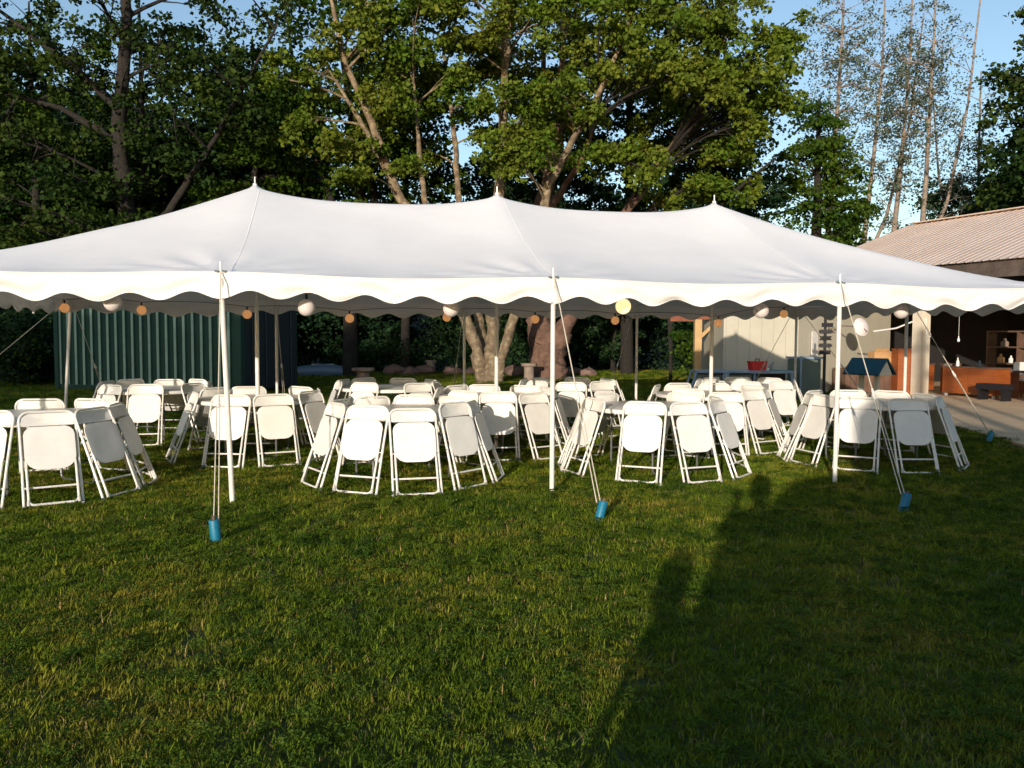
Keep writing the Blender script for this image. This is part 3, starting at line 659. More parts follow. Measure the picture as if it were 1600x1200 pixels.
side = [(-HU, -HW), (-BL, -HW, .07, .0), (0, -HW), (BL, -HW), (HU, -HW), (HU, 0), (HU, HW), (BL, HW), (0, HW), (-BL, HW), (-HU, HW, -.12, -.05), (-HU, 0)]
for s_ in side: pole_at(*s_)
for u in (-BL, 0, BL):
    p = MB().tube([(0, 0, 0), (0, 0, HC + .0)], 0.026, 12).obj('centre_pole', M_pole, tent, smooth=True, loc=(u, 0, 0))
    MB().tube([(0, 0, HC), (0, 0, HC + .085)], 0.009, 8).obj('pole_spike', M_paint, p, smooth=True)
# guy ropes, world anchors turned into tent space
def inv(p): d = Vector(p) - T0; return Vector((d.dot(tu), d.dot(tv), p[2]))
ropes = [((-BL, -HW), (-2.18, 6.12)), ((0, -HW), (0.72, 6.86)), ((BL, -HW), (3.43, 7.28)), ((HU, 0), (6.97, 12.2)),
         ((-HU, HW), (-8.6, 11.9)), ((-HU, HW), (-7.0, 14.6)), ((-BL, HW), (-4.15, 15.3)), ((0, HW), (-1.15, 15.9)), ((BL, HW), (1.83, 16.5)),
         ((HU, HW), (4.6, 16.7)), ((HU, HW), (6.9, 15.9)), ((HU, -HW), (7.1, 7.9)), ((-HU, -HW), (-5.3, 5.5)), ((-HU, 0), (-7.9, 9.5))]
stakes = []
for (uu, vv), (ax, ay) in ropes:
    top = Vector((uu, vv, HE + .0)); d0 = Vector((uu, vv, 0))
    out = (inv((ax, ay, 0)) - d0).normalized(); top = top + out * .03
    end = inv((ax, ay, 0.16)); mid = top.lerp(end, .56)
    sd = Vector((-out.y, out.x, 0)) * .028
    g = MB().tube([top, mid], 0.0055, 6).obj('guy_rope', M_rope, tent, smooth=True)
    mb = MB(); mb.tube([mid - sd * .4, end - sd * .6], .005, 5); mb.tube([mid + sd * .4, end + sd * .6], .005, 5)
    mb.obj('rope_loop', M_rope, g, smooth=True)
    dr = (end - mid).normalized()
    mb = MB(); mb.tube([mid - dr * .05, mid + dr * .02, mid + dr * .07], [.009, .018, .008], 7); mb.tube([mid + dr * .03 - sd * .7, mid + dr * .03 + sd * .7], .01, 6)
    mb.obj('slider', M_paint, g, smooth=True)
    stakes.append((ax, ay))
labels_st = ['blue capped tent stake in the lawn nearest the left front pole', 'blue capped tent stake leaning beside the middle front pole',
             'blue capped tent stake in the shade by the right front pole', 'blue capped tent stake at the lawn edge beside the concrete patio']
tilt = [(.10, -.06), (-.10, .25), (-.10, .28), (-.1, .32)]
for i, (ax, ay) in enumerate(stakes):
    capped = i < 4
    lab = labels_st[i] if capped else 'plain iron tent stake holding a guy rope of the white tent'
    if not capped: lab = 'plain iron tent stake ' + ['left of the tent corner by the green container', 'behind the tent corner by the green container', 'behind the left rear pole',
        'behind the middle rear pole', 'behind the right rear pole', 'behind the tent corner by the shed', 'beside the tent corner by the shed', 'outside the near right tent corner',
        'outside the near left tent corner', 'outside the middle of the left tent end'][i - 4]
    s_ = thing('tent_stake', lab, 'tent stake', (ax, ay, 0), 0, 'stakes of the tent guy ropes')
    tx, ty = tilt[i] if capped else (0, .0)
    s_.rotation_euler = (tx, ty, 0)
    MB().tube([(0, 0, -.2), (0, 0, .20)], .012, 8).obj('stake_rod', M_iron, s_, smooth=True)
    if capped:
        MB().lathe([(.012, .15), (.020, .15), (.022, .175), (.034, .175), (.038, .168), (.039, .0), (.034, -.005), (.012, .0)], 20).obj('foam_cap', M_blue, s_, smooth=True)

# ------------------------------------------------------------------ tables
def make_table(label, loc, hole, rz):
    t = thing('round_table', label, 'table', loc, rz, 'round white tables under the tent')
    r0 = 0.032 if hole else 0.001
    MB().lathe([(r0, .74), (.745, .74), (.757, .736), (.762, .728), (.762, .70), (.755, .692), (.735, .692), (.73, .715), (r0, .715)], 48, closed=True).obj('tabletop', M_white, t, smooth=True)
    for s_ in (-1, 1):
        x = s_ * .42
        pts = [(x, -.30, .70), (x, -.30, .10)] + arc((x, -.24, .08), .06, math.pi, 1.5 * math.pi, 4, (0, 1, 0), (0, 0, 1)) + \
              arc((x, .24, .08), .06, 1.5 * math.pi, 2 * math.pi, 4, (0, 1, 0), (0, 0, 1)) + [(x, .30, .10), (x, .30, .70)]
        lf = MB().tube(pts, .0125, 8).obj('leg_frame', M_steel, t, smooth=True)
        MB().tube([(x, -.3, .22), (x, .3, .22)], .009, 6).obj('crossbar', M_steel, lf, smooth=True)
        MB().tube([(x, 0, .45), (x * .35, 0, .70)], .008, 6).tube([(x, -.3, .45), (x, .3, .45)], .009, 6).obj('brace', M_steel, lf, smooth=True)
    return t
TAB = {'A': (-4.70, 8.22), 'B': (-1.17, 8.93), 'C': (1.63, 9.61), 'D': (4.44, 10.31),
       'F': (-3.196, 10.513), 'G': (-.207, 11.109), 'H': (2.782, 11.705),
       'E': (-5.25, 12.3), 'I': (-1.9, 12.9), 'J': (.92, 13.4), 'K': (3.85, 13.75)}
TN = {'A': 'leftmost table of the front row', 'B': 'second table of the front row', 'C': 'third table of the front row', 'D': 'rightmost table of the front row',
      'F': 'left centre-pole table', 'G': 'middle centre-pole table', 'H': 'right centre-pole table',
      'E': 'leftmost table of the back row', 'I': 'second table of the back row', 'J': 'third table of the back row', 'K': 'rightmost table of the back row'}
tlab = {'A': 'round white folding table at the front left, leftmost of the front row', 'B': 'round white folding table second from left in the front row',
        'C': 'round white folding table third in the front row, its top edge bare between chairs', 'D': 'round white folding table half in shade at the right end of the front row',
        'F': 'round white table set around the left centre pole', 'G': 'round white table set around the middle centre pole', 'H': 'round white table set around the right centre pole',
        'E': 'round white table in the back row nearest the green container', 'I': 'round white table second from left in the back row',
        'J': 'round white table third from left in the back row', 'K': 'round white table at the right end of the back row near the shed'}
for k, (x, y) in TAB.items():
    make_table(tlab[k], (x, y, 0), k in 'FGH', rnd.uniform(0, 3.1))

# ------------------------------------------------------------------ chairs (folded, leaned on the table rims)
def rrect(hw, z0, z1, rt, rb, n=6):
    P = []
    for (cx, cz, r, a0) in ((hw - rb, z0 + rb, rb, -90), (hw - rt, z1 - rt, rt, 0), (-hw + rt, z1 - rt, rt, 90), (-hw + rb, z0 + rb, rb, 180)):
        for i in range(n + 1):
            a = R(a0 + 90 * i / n); P.append((cx + r * math.cos(a), cz + r * math.sin(a)))
    return P
def panel(poly, zc, thick, curve, dish, rings=5):
    """solid panel with rounded outline; curve bends it across the width, dish presses the middle in"""
    mb = MB(); n = len(poly); xm = max(abs(p[0]) for p in poly)
    cz = sum(p[1] for p in poly) / n
    def Yf(x, z, k): return curve * (1 - (x / xm) ** 2) + dish * (1 - k ** 2)
    for side_ in (0, 1):
        o = len(mb.v); off = thick * side_
        mb.v.append((0, Yf(0, cz, 0) + off, cz))
        for r in range(1, rings + 1):
            k = r / rings
            kk = k if side_ == 0 else k
            inset = 0.0
            for (x, z) in poly:
                px, pz = x * k, cz + (z - cz) * k
                e = 0.004 if (r == rings) else 0
                mb.v.append((px, Yf(px, pz, k) + off + (e if side_ == 0 else -e), pz))
        for i in range(n):
            j = (i + 1) % n
            f = (o, o + 1 + i, o + 1 + j); mb.f.append(f if side_ == 0 else f[::-1])
        for r in range(rings - 1):
            for i in range(n):
                j = (i + 1) % n; a = o + 1 + r * n
                f = (a + i, a + n + i, a + n + j, a + j); mb.f.append(f if side_ == 0 else f[::-1])
    A = 1 + (rings - 1) * n; B = (1 + rings * n) + A
    for i in range(n):
        j = (i + 1) % n; mb.f.append((A + i, B + i, B + j, A + j))
    return mb
def make_chair():
    c = thing('folding_chair', 'x', 'chair', (0, 0, 0), 0, 'folded white chairs leaned on the tables')
    hw = .228; TR = .0115
    pts = [(-hw - .006, 0, .012), (-hw, 0, .40)] + arc((-hw + .085, 0, .80), .085, math.pi, math.pi / 2, 7) + arc((hw - .085, 0, .80), .085, math.pi / 2, 0, 7) + [(hw, 0, .40), (hw + .006, 0, .012)]
    MB().tube(pts, TR, 8).obj('back_frame', M_paint, c, smooth=True)
    h2 = .197
    pts = [(-h2 + .004, -.016, .46), (-h2, -.026, .36)] + [(-h2, -.030, .10)] + arc((-h2 + .045, -.030, .072), .045, math.pi, 1.5 * math.pi, 5) + \
        arc((h2 - .045, -.030, .072), .045, 1.5 * math.pi, 2 * math.pi, 5) + [(h2, -.030, .10), (h2, -.026, .36), (h2 - .004, -.016, .46)]
    MB().tube(pts, .0105, 8).obj('leg_frame', M_paint, c, smooth=True)
    MB().tube([(-hw, .0, .185), (hw, .0, .185)], .0095, 8).obj('crossbar', M_paint, c, smooth=True)
    panel(rrect(.206, .340, .737, .085, .125, 8), 0, .016, .0, .006).obj('seat', M_white, c, smooth=True, loc=(0, -.034, 0))
    panel(rrect(.213, .752, .872, .055, .012), 0, .010, .030, .0).obj('backrest', M_white, c, smooth=True, loc=(0, -.006, 0))
    for sx in (-1, 1):
        MB().tube([(sx * (hw + .006), 0, 0), (sx * (hw + .006), 0, .035)], .0145, 8).obj('foot_cap', M_rubber, c)
        MB().tube([(sx * (h2 + .004), -.032, .02), (sx * (h2 + .0), -.031, .075)], .0135, 8).obj('foot_cap', M_rubber, c)
        MB().tube([(sx * (hw + .013), 0, .43), (sx * (h2 - .02), -.02, .43)], .006, 6).obj('pivot_bolt', M_steel, c)
    return c
chair0 = make_chair(); used = [False]
ANG = {'A': [-88, -53, -19, 11, 45, 74, 115, 185], 'B': [-145, -109, -75, -39, -8, 48, 88, 125, 162], 'C': [-177, -158, -108, -70, -35, 8, 52, 130],
       'D': [-159, -122, -85, -39, 13, 50, 88, 133, 176], 'F': [-147, -95, -60, -20, 15, 60, 115, 150], 'G': [-122, -86, -52, -10, 25, 60, 103, 137, 174],
       'H': [-126, -90, -58, -30, 28, 74, 115, 160], 'E': [-115, -76, -25, 15, 58, 97, 141, 174], 'I': [-160, -109, -50, -10, 35, 80, 130, 166],
       'J': [-135, -92, -55, -10, 30, 75, 120, 165], 'K': [-145, -105, -64, -15, 45, 85, 125, 175]}
ORD2 = ['first', 'second', 'third', 'fourth', 'fifth', 'sixth', 'seventh', 'eighth', 'ninth', 'tenth', 'eleventh', 'twelfth', 'last']
ORD = ['leftmost', 'second', 'third', 'fourth', 'fifth', 'sixth']
for k, angs in ANG.items():
    cx, cy = TAB[k]
    near = []; far = []
    for a in angs:
        w = R(a); px = (cx + math.cos(w)) / (cy + math.sin(w))
        (near if math.sin(w) < 0.02 else far).append((px, a))
    near.sort(); far.sort()
    for grp, nm in ((near, 'near'), (far, 'far')):
        for i, (px, a) in enumerate(grp):
            o_ = ORD[i] if i < len(grp) - 1 or i == 0 else 'rightmost'
            if k == 'C' and nm == 'near' and a == -177: o_ = 'leftmost'
            lab = f"folded white chair, {o_} on the {nm} side of the {TN[k]}"
            rad = 1.04 + rnd.uniform(-.02, .03)
            if k == 'B': rad = {-75: 1.10, -8: 1.04, -39: .99}.get(a, rad)
            if k == 'G' and a == -52: rad = 1.10
            if k == 'H' and a == -90: rad = 1.13
            tl_ = math.atan((rad - .778) / .74)
            w = R(a); pos = (cx + rad * math.cos(w), cy + rad * math.sin(w), 0.0)
            rot = (-tl_, rnd.uniform(-.012, .012), w + math.pi / 2 + rnd.uniform(-.07, .07))
            if not used[0]:
                used[0] = True; chair0.location = pos; chair0.rotation_euler = rot; chair0['label'] = lab
            else: dup(chair0, pos, rot, lab)

# ------------------------------------------------------------------ lantern strings
front_g = [(-3.56, 7.5, 1.815), (-1.94, 7.93, 1.79), (-.60, 8.25, 1.795), (1.14, 8.65, 1.84), (2.65, 8.96, 1.81), (4.29, 9.28, 1.82)]
ORANGE = [(-7.11, 12.53, 1.98), (-6.71, 12.61, 1.92), (-5.65, 12.82, 1.9), (-4.14, 13.13, 1.85), (-2.6, 13.44, 1.8), (-1.07, 13.74, 1.83), (0.38, 14.03, 1.81), (1.75, 14.31, 1.8), (3.6, 14.68, 1.77), (4.82, 14.93, 1.94)]
def globe(loc, r, m, label, grp):
    g = thing('globe_lantern', label, 'lantern', loc, 0, grp)
    prof = [(0.0005, -r)] + [(r * math.cos(t), r * math.sin(t)) for t in [R(-80 + i * 16) for i in range(11)]] + [(0.012, r * 1.0)]
    MB().lathe(prof, 24).obj('globe_shade', m, g, smooth=True)
    MB().tube([(0, 0, r * .97), (0, 0, r + .045)], .013, 8).obj('socket', M_black, g)
    return g
fl = ['at the far left', 'second left of the middle pole', 'just left of the middle front pole', 'right of the middle front pole, glowing yellow', 'left of the right front pole', 'right of the right front pole']
for i, p in enumerate(front_g):
    globe(p, .080, M_globe_lit if i == 3 else M_globe, ('lit ' if i == 3 else 'unlit ') + ('round lantern ' if i == 3 else 'white round lantern ') + 'under the front valance ' + fl[i], 'globe lanterns hung along the front valance')
for i, p in enumerate(ORANGE):
    nm = ['first', 'second', 'third', 'fourth', 'fifth', 'sixth', 'seventh', 'eighth', 'ninth', 'tenth'][i]
    globe(p, .070, M_globe_or, f'amber glowing round lantern under the rear valance, {nm} from the left', 'amber lanterns hung along the rear valance')
for pts, r in ((front_g, .080), (ORANGE, .070)):
    path = []
    P = [Vector(p) + Vector((0, 0, r + .05)) for p in pts]
    P = [P[0] - (P[1] - P[0])] + P + [P[-1] + (P[-1] - P[-2])]
    for a, b in zip(P[:-1], P[1:]):
        for i in range(8):
            t = i / 8; q = a.lerp(b, t); q.z += .04 * 4 * t * (1 - t) + 0.0; path.append(q)
    path.append(P[-1])
    tag(MB().tube(path, .004, 5).obj('light_cord', M_black, smooth=True), 'thin black light cord along the ' + ('front' if r > .075 else 'rear') + ' valance carrying round lanterns', 'cord')

# ------------------------------------------------------------------ green shipping container
P0 = Vector((-6.8, 21.0, 0)); th = R(19.5)
cont = thing('shipping_container', 'dark green corrugated shipping container behind the left side of the tent', 'container', P0, -th)
# local: -x runs along the long side, +y is depth
CL, CH, CD = 6.06, 2.59, 2.44
prof = []; x = -CL + .1; pitch = .278; dpt = .045
xs = []
while x < -.12:
    xs += [(x, .0), (x + .078, .0), (x + .108, dpt), (x + .248, dpt)]; x += pitch
xs = [p for p in xs if p[0] < -.08] + [(-.07, 0)]
v = []; f = []; fm = []
for (x, y) in xs: v += [(x, y, .16), (x, y, CH - .12)]
for i in range(len(xs) - 1): f.append((2 * i, 2 * i + 2, 2 * i + 3, 2 * i + 1))
mb = MB(); mb.add(v, f)
o = mb.obj('corrugated_side', M_cont, cont)
o.data.materials.append(M_cont_lit)
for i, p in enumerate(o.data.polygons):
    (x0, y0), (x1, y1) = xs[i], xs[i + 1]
    if y0 == 0 and y1 == 0 and x1 - x0 > .05: p.material_index = 1      # sunlight on the ribs, painted into the proud flats
MB().box((-CL / 2, .03, .08), (CL, .1, .16)).obj('bottom_rail', M_cont, cont)
MB().box((-CL / 2, .03, CH - .06), (CL, .1, .12)).obj('top_rail', M_cont, cont)
for x in (-CL + .04, -.035): MB().box((x, .035, CH / 2), (.14 if x < -1 else .16, .16, CH)).obj('corner_post', M_cont, cont)
MB().box((-CL / 2, CD / 2 + .06, CH - .03), (CL - .02, CD - .06, .04)).obj('roof', M_cont, cont)
MB().box((-CL / 2, CD, CH / 2), (CL, .05, CH)).obj('back_side', M_cont, cont)
MB().box((-CL + .02, CD / 2 + .05, CH / 2), (.05, CD - .16, CH - .1)).obj('end_wall', M_cont, cont)
for k, y in enumerate((.12 + .0, CD / 2 + .01)):
    d = MB().box((.03, y + .56, CH / 2), (.05, 1.12, CH - .24)).obj('door', M_cont_end, cont)
    for yy in (y + .28, y + .84): MB().tube([(.075, yy, .15), (.075, yy, CH - .15)], .017, 8).obj('lock_rod', M_cont_end, d, smooth=True)
MB().box((.02, CD / 2, CH - .06), (.1, CD, .13)).obj('door_header', M_cont_end, cont)

# ------------------------------------------------------------------ barn
ev = Vector((-.39, .92, 0)).normalized(); nvv = Vector((ev.y, -ev.x, 0)); BO = Vector((10.8, 21.7, 0))
barn = thing('open_barn', 'open-fronted barn with a tan ribbed metal roof at the right', 'barn', BO, math.atan2(ev.y, ev.x))
# local x = along the eave (away from camera), local y = -inward ; helper flips sign
def bl(t, s, z): return (t, -s, z)
sl_ = .36; S0, S1 = -.45, 5.0; wS = .914
L1 = math.hypot(S1 - S0, sl_ * (S1 - S0)); an = math.atan(sl_)
def roof_mesh():
    mb = MB(); prof = []
    x = 0
    while x < wS - .01:
        prof += [(x, 0), (x + .10, 0), (x + .116, .013), (x + .144, .013), (x + .16, 0), (x + .228, 0)]; x += .2285
    prof = [(min(p[0], wS), p[1]) for p in prof]
    v = []; f = []
    for (x, z) in prof: v += [(x, 0, z), (x, L1, z)]
    for i in range(len(prof) - 1): f.append((2 * i, 2 * i + 2, 2 * i + 3, 2 * i + 1))
    mb.add(v, f)
    return mb.mesh('roof_sheet', M_roof)
rm = roof_mesh()
t = -9.0; i = 0
while t < 5.1:
    for sgn in (1, -1):
        o = link('roof_sheet', rm, barn)
        if sgn == 1:  # front slope: runs from eave (s=S0) up to ridge
            M = Matrix.Translation((t + wS, S0 * -1, 3.5 + sl_ * S0 + (i % 2) * .004)) @ Matrix.Rotation(math.pi, 4, 'Z') @ Matrix.Rotation(an, 4, 'X')
        else:
            M = Matrix.Translation((t, -(2 * S1 - S0), 3.5 + sl_ * S0 + (i % 2) * .004)) @ Matrix.Rotation(an, 4, 'X')
        o.matrix_local = M
    t += wS - .02; i += 1
TE = 5.1
MB().box(bl((TE - 9) / 2, S1, 3.5 + sl_ * S1 + .04), (TE + 9.1, .36, .03)).obj('ridge_cap', M_roof, barn)
MB().box(bl((TE - 9) / 2, -.30, 3.14), (TE + 8.9, .05, .38)).obj('fascia_board', M_fascia, barn)
MB().box(bl((TE - 9) / 2, .02, 3.18), (TE + 8.9, .14, .30)).obj('eave_beam', M_fascia, barn)
for t in (-3.2, .3, 3.45, -6.8):
    p = MB().box(bl(t, .02, 1.51), (.30, .30, 3.03)).obj('post', M_post, barn)
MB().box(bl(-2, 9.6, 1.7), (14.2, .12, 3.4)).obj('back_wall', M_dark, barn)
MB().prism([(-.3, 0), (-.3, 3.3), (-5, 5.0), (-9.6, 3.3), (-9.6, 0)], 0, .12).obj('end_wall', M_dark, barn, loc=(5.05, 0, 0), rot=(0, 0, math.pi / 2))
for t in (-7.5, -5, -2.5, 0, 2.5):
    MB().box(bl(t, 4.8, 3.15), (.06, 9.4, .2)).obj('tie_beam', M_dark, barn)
for (t, s, w, h) in ((-3.6, 9.4, 1.2, 1.3), (-.6, 9.4, 1.0, 2.1)):
    MB().box(bl(t, s, h / 2 + .5), (w, .12, h)).obj('wall_panel', M_brown, barn)

# cream shed with two wall faces
shed = thing('cream_shed', 'low cream sided shed with a shadow across it behind the right centre pole', 'shed', (7.3, 21.5, 0))
sidm = MB()
def siding(name, p0, p1, z0, z1, w, m, par, back=.05):
    """row of vertical boards between two ground points; each board its own object"""
    p0, p1 = Vector((*p0, 0)), Vector((*p1, 0)); d = p1 - p0; L = d.length; n = max(1, int(round(L / w))); ww = L / n
    me = MB().box((ww / 2, 0, (z0 + z1) / 2), (ww - .005, .03, z1 - z0)).mesh(name, m)
    a = math.atan2(d.y, d.x)
    for i in range(n):
        q = p0 + d * (i / n); link(name, me, par, (q.x, q.y, 0), (0, 0, a))
    MB().box((L / 2, back, (z0 + z1) / 2), (L, .05, z1 - z0 - .01)).obj('wall', m, par, loc=tl(p0), rot=(0, 0, a))
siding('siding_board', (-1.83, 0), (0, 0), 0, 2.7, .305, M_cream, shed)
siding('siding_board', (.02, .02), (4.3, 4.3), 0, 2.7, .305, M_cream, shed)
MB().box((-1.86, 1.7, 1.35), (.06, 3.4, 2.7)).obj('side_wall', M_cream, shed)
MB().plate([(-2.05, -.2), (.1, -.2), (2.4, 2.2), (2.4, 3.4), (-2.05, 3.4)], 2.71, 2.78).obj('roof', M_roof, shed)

# items by the shed and in the barn
o = MB().box((0, 0, 0), (.62, .02, 1.3)).obj('notice_board', M_paint); o.location = (7.95, 22.06, 1.36); o.rotation_euler = (0, 0, R(45))
o.scale = (.55, 1, .5)
tag(o, 'blank white notice board on the cream wall behind the arrow signs', 'board')
ub = thing('utility_cabinet', 'sage green metal cabinet with a pale lid against the cream shed', 'cabinet', (7.2, 20.2, 0), R(12))
MB().box((0, .3, .5), (.56, .56, 1.0)).obj('cabinet_body', M_box, ub)
MB().box((.02, .3, 1.03), (.64, .64, .05)).obj('lid', M_paleblue, ub)
sp_ = MB().tube([(6.86, 19.9, 0), (6.86, 19.9, 1.02)], .022, 8); sp_.tube([(6.86, 19.9, .98), (6.86, 19.9, 1.08)], .034, 8)
tag(sp_.obj('standpipe', M_paleblue, smooth=True), 'pale blue standpipe left of the sage cabinet', 'pipe')
# arrow signs
sg = thing('arrow_signpost', 'black signpost with five small stacked pointer boards', 'signpost', (6.9, 18.5, 0))
MB().box((0, .02, 1.0), (.05, .05, 2.0)).obj('post', M_black, sg)
for i, (z, dx, sh) in enumerate(((1.80, .03, 0), (1.655, .0, 1), (1.51, -.0, 2), (1.35, .0, 1), (1.20, -.01, 0))):
    hw_, hh = .125, .045
    if sh == 0: poly = [(-hw_, -hh), (hw_, -hh), (hw_, hh), (-hw_, hh)]
    elif sh == 1: poly = [(-hw_ - .03, 0), (-hw_, -hh), (hw_ - .02, -hh), (hw_ + .03, 0), (hw_ - .02, hh), (-hw_, hh)]
    else: poly = [(-hw_ - .02, -hh), (hw_ + .02, -hh), (hw_ - .02, 0), (hw_ + .02, hh), (-hw_ - .02, hh), (-hw_ + .01, 0)]
    MB().prism(poly, -.025, -.006).obj('pointer_board', M_black, sg, loc=(dx, 0, z), rot=(0, 0, R([3, -4, 5, -3, 2][i])))
# BEACH sign, dish, pipe
bs = thing('beach_sign', 'small brown sign lettered BEACH high on the cream wall', 'sign', (8.62, 22.72, 1.74), R(45))
MB().box((0, 0, 0), (.50, .02, .14)).obj('sign_board', M_cream, bs)
cu = bpy.data.curves.new('lettering', 'FONT'); cu.body = 'BEACH'; cu.size = .15; cu.align_x = 'CENTER'; cu.align_y = 'CENTER'; cu.extrude = .003
cu.materials.append(M_brown); lt0 = bpy.data.objects.new('lettering_curve', cu); me_ = bpy.data.meshes.new_from_object(lt0); bpy.data.objects.remove(lt0)
lt = link('lettering', me_, bs); lt.location = (0, -.016, 0); lt.rotation_euler = (math.pi / 2, 0, 0)
ds = thing('satellite_dish', 'pale pinkish satellite dish hung on the cream wall', 'dish', (8.98, 21.6, 1.80), R(20))
MB().lathe([(.001, .07), (.10, .055), (.18, .02), (.235, -.02), (.24, -.012), (.18, .03), (.10, .066), (.001, .082)], 28).obj('dish_bowl', M_globe, ds, smooth=True, rot=(R(75), 0, 0))
MB().tube([(0, -.02, 0), (0, -.2, -.12)], .012, 6).tube([(0, .05, 0), (0, .9, .05)], .02, 6).obj('arm', M_stone, ds)
tag(MB().tube([(8.9, 20.7, 1.68), (9.5, 20.8, 1.76), (10.0, 21.0, 1.93)], .02, 8).obj('white_pipe', M_paint, smooth=True), 'white pipe slanting up from the dish towards the barn eave', 'pipe')
# wishing well
ww_ = thing('wishing_well', 'ornamental wishing well with a teal gabled roof on cream posts', 'wishing well', (7.08, 16.6, 0), R(-52))
for x in (-.16, .16): MB().box((x, 0, .5), (.08, .08, 1.0)).obj('post', M_post, ww_)
for y0, sg_ in ((0, 1), (0, -1)):
    MB().box((0, 0, 0), (.74, .46, .03)).obj('roof_slope', M_teal, ww_, loc=(0, sg_ * .175, .96), rot=(-sg_ * R(42), 0, 0))
for x in (-.33, .33): MB().prism([(-.24, .80), (.24, .80), (0, 1.10)], -.01, .01).obj('gable', M_post, ww_, loc=(x, 0, 0), rot=(0, 0, math.pi / 2))
MB().lathe([(.36, 0), (.36, .42), (.28, .42), (.28, .05)], 20).obj('well_ring', M_stone, ww_)
# brown boards, boxes, cupboards under the barn
cb = thing('plank_crate', 'wide crate of brown upright boards behind the wishing well', 'crate', (9.55, 22.35, 0), R(14))
for i in range(9): MB().box((-.68 + i * .17, 0, .38), (.16, .04, .76)).obj('plank', M_brown, cb)
MB().box((0, .3, .36), (1.5, .5, .7)).obj('crate_core', M_brown, cb)
bc = thing('cardboard_box', 'open cardboard box on the brown plank crate', 'box', (9.9, 22.6, .76), R(10))
MB().box((0, 0, .2), (.5, .3, .40)).obj('box_body', M_card, bc)
MB().box((-.05, -.17, .43), (.4, .02, .1), Matrix.Rotation(.5, 3, 'X')).obj('flap', M_card, bc)
tag(MB().box((10.45, 22.3, .62), (.55, .4, 1.24)).obj('cupboard', M_orange), 'tall orange-brown cupboard left of the cream barn post', 'cupboard')
def cabinet(label, t, s, w, h, d, m, feet=.08, panels=2, name='wooden_cabinet'):
    p = BO + ev * t + nvv * s
    c = thing(name, label, 'cabinet', (p.x, p.y, .03), math.atan2(-ev.y, -ev.x))
    for i in range(panels):
        MB().box((-w / 2 + w * (i + .5) / panels, -.0, feet + (h - feet) / 2), (w / panels - .008, .03, h - feet)).obj('front_panel', m, c)
    MB().box((0, d / 2 + .02, feet + (h - feet) / 2), (w - .01, d, h - feet - .02)).obj('carcass', m, c)
    MB().box((0, d / 2, h + .012), (w + .05, d + .06, .026)).obj('worktop', M_brown if m is M_orange else m, c)
    for x in (-w / 2 + .08, w / 2 - .08): MB().box((x, .05, feet / 2), (.05, .05, feet)).obj('foot', M_paint, c)
    return c
cabinet('wide orange-brown cabinet on short feet in the barn front', -.75, .5, 1.5, .74, .5, M_orange)
cabinet('narrow orange-brown cabinet right beside the cream barn post', .02 + .12, .75, .26, .80, .4, M_orange, panels=1)
cabinet('orange-brown cabinet with a pale worktop left of the cream barn post', 1.05, .5, .7, .78, .5, M_orange, panels=2)
cabinet('dark cabinet deep in the shade at the right of the barn', -2.6, .9, 1.2, .8, .5, M_brown)
def on_barn(t, s, z): p = BO + ev * t + nvv * s; return (p.x, p.y, z)
jar = lambda p, r, h, m, lab, cat, nm: tag(MB().lathe([(.001, 0), (r, 0), (r, h * .55), (r * .4, h * .75), (r * .35, h), (.001, h)], 14).obj(nm, m, smooth=True, loc=p), lab, cat)
jar(on_barn(-.35, .6, .80), .04, .22, M_paint, 'small white bottle on the wide orange cabinet', 'bottle', 'bottle')
jar(on_barn(-.9, .7, .80), .05, .16, M_glass, 'dark squat jar on the wide orange cabinet', 'jar', 'jar')
jar(on_barn(-.05, .6, .80), .11, .09, M_stone, 'grey bowl at the left end of the wide orange cabinet', 'bowl', 'bowl')
wf = thing('window_frame', 'white window frame standing on the cabinet left of the barn post', 'window frame', on_barn(1.05, .6, .84), math.atan2(-ev.y, -ev.x))
for x in (-.22, 0, .22): MB().box((x, 0, .18), (.03, .03, .36)).obj('upright', M_paint, wf)
for z in (.015, .345): MB().box((0, -.002, z), (.47, .032, .03)).obj('rail', M_paint, wf)
sh = thing('wall_shelf', 'brown shelf unit with jars deep in the dark barn', 'shelf', on_barn(-.2, 3.2, .03), math.atan2(-ev.y, -ev.x))
for x in (-.9, 0, .9): MB().box((x, 0, .85), (.05, .35, 1.7)).obj('upright', M_brown, sh)
for z in (.35, .8, 1.25, 1.68): MB().box((0, 0, z), (1.85, .36, .04)).obj('shelf_board', M_brown, sh)
for i_, (x, z, r_, h_, m_) in enumerate(((-.6, .82, .09, .24, M_card), (-.3, .82, .06, .2, M_paint), (.3, .82, .1, .18, M_red), (.65, .82, .07, .26, M_teal), (-.5, 1.27, .1, .22, M_stone), (.2, 1.27, .08, .25, M_card), (.6, 1.27, .1, .16, M_paleblue))):
    p = Vector(on_barn(-.2, 3.2, .03)) + Matrix.Rotation(math.atan2(-ev.y, -ev.x), 3, 'Z') @ Vector((x, 0, z))
    jar(tuple(p), r_, h_, m_, ['brown', 'white', 'red', 'teal', 'grey', 'tan', 'pale blue'][i_] + ' jar on the shelf unit deep in the barn', 'jar', 'jar')
bb_ = thing('pull_bulb', 'bare light bulb hanging on a cord inside the barn', 'bulb', on_barn(-.35, -.6 + 1.2, 1.46))
MB().tube([(0, 0, .1), (0, 0, 1.75)], .004, 5).obj('cord', M_paint, bb_)
MB().lathe([(.001, -.04), (.03, -.02), (.034, .02), (.015, .07), (.012, .11)], 14).obj('bulb_glass', M_paint, bb_, smooth=True)
cl_ = [Vector((9.77 + .9, 21.75, 0))]
hook = thing('coiled_cable', 'white cable looped on the right side of the cream barn post', 'cable', on_barn(.3 - .17, -.02, 1.5))
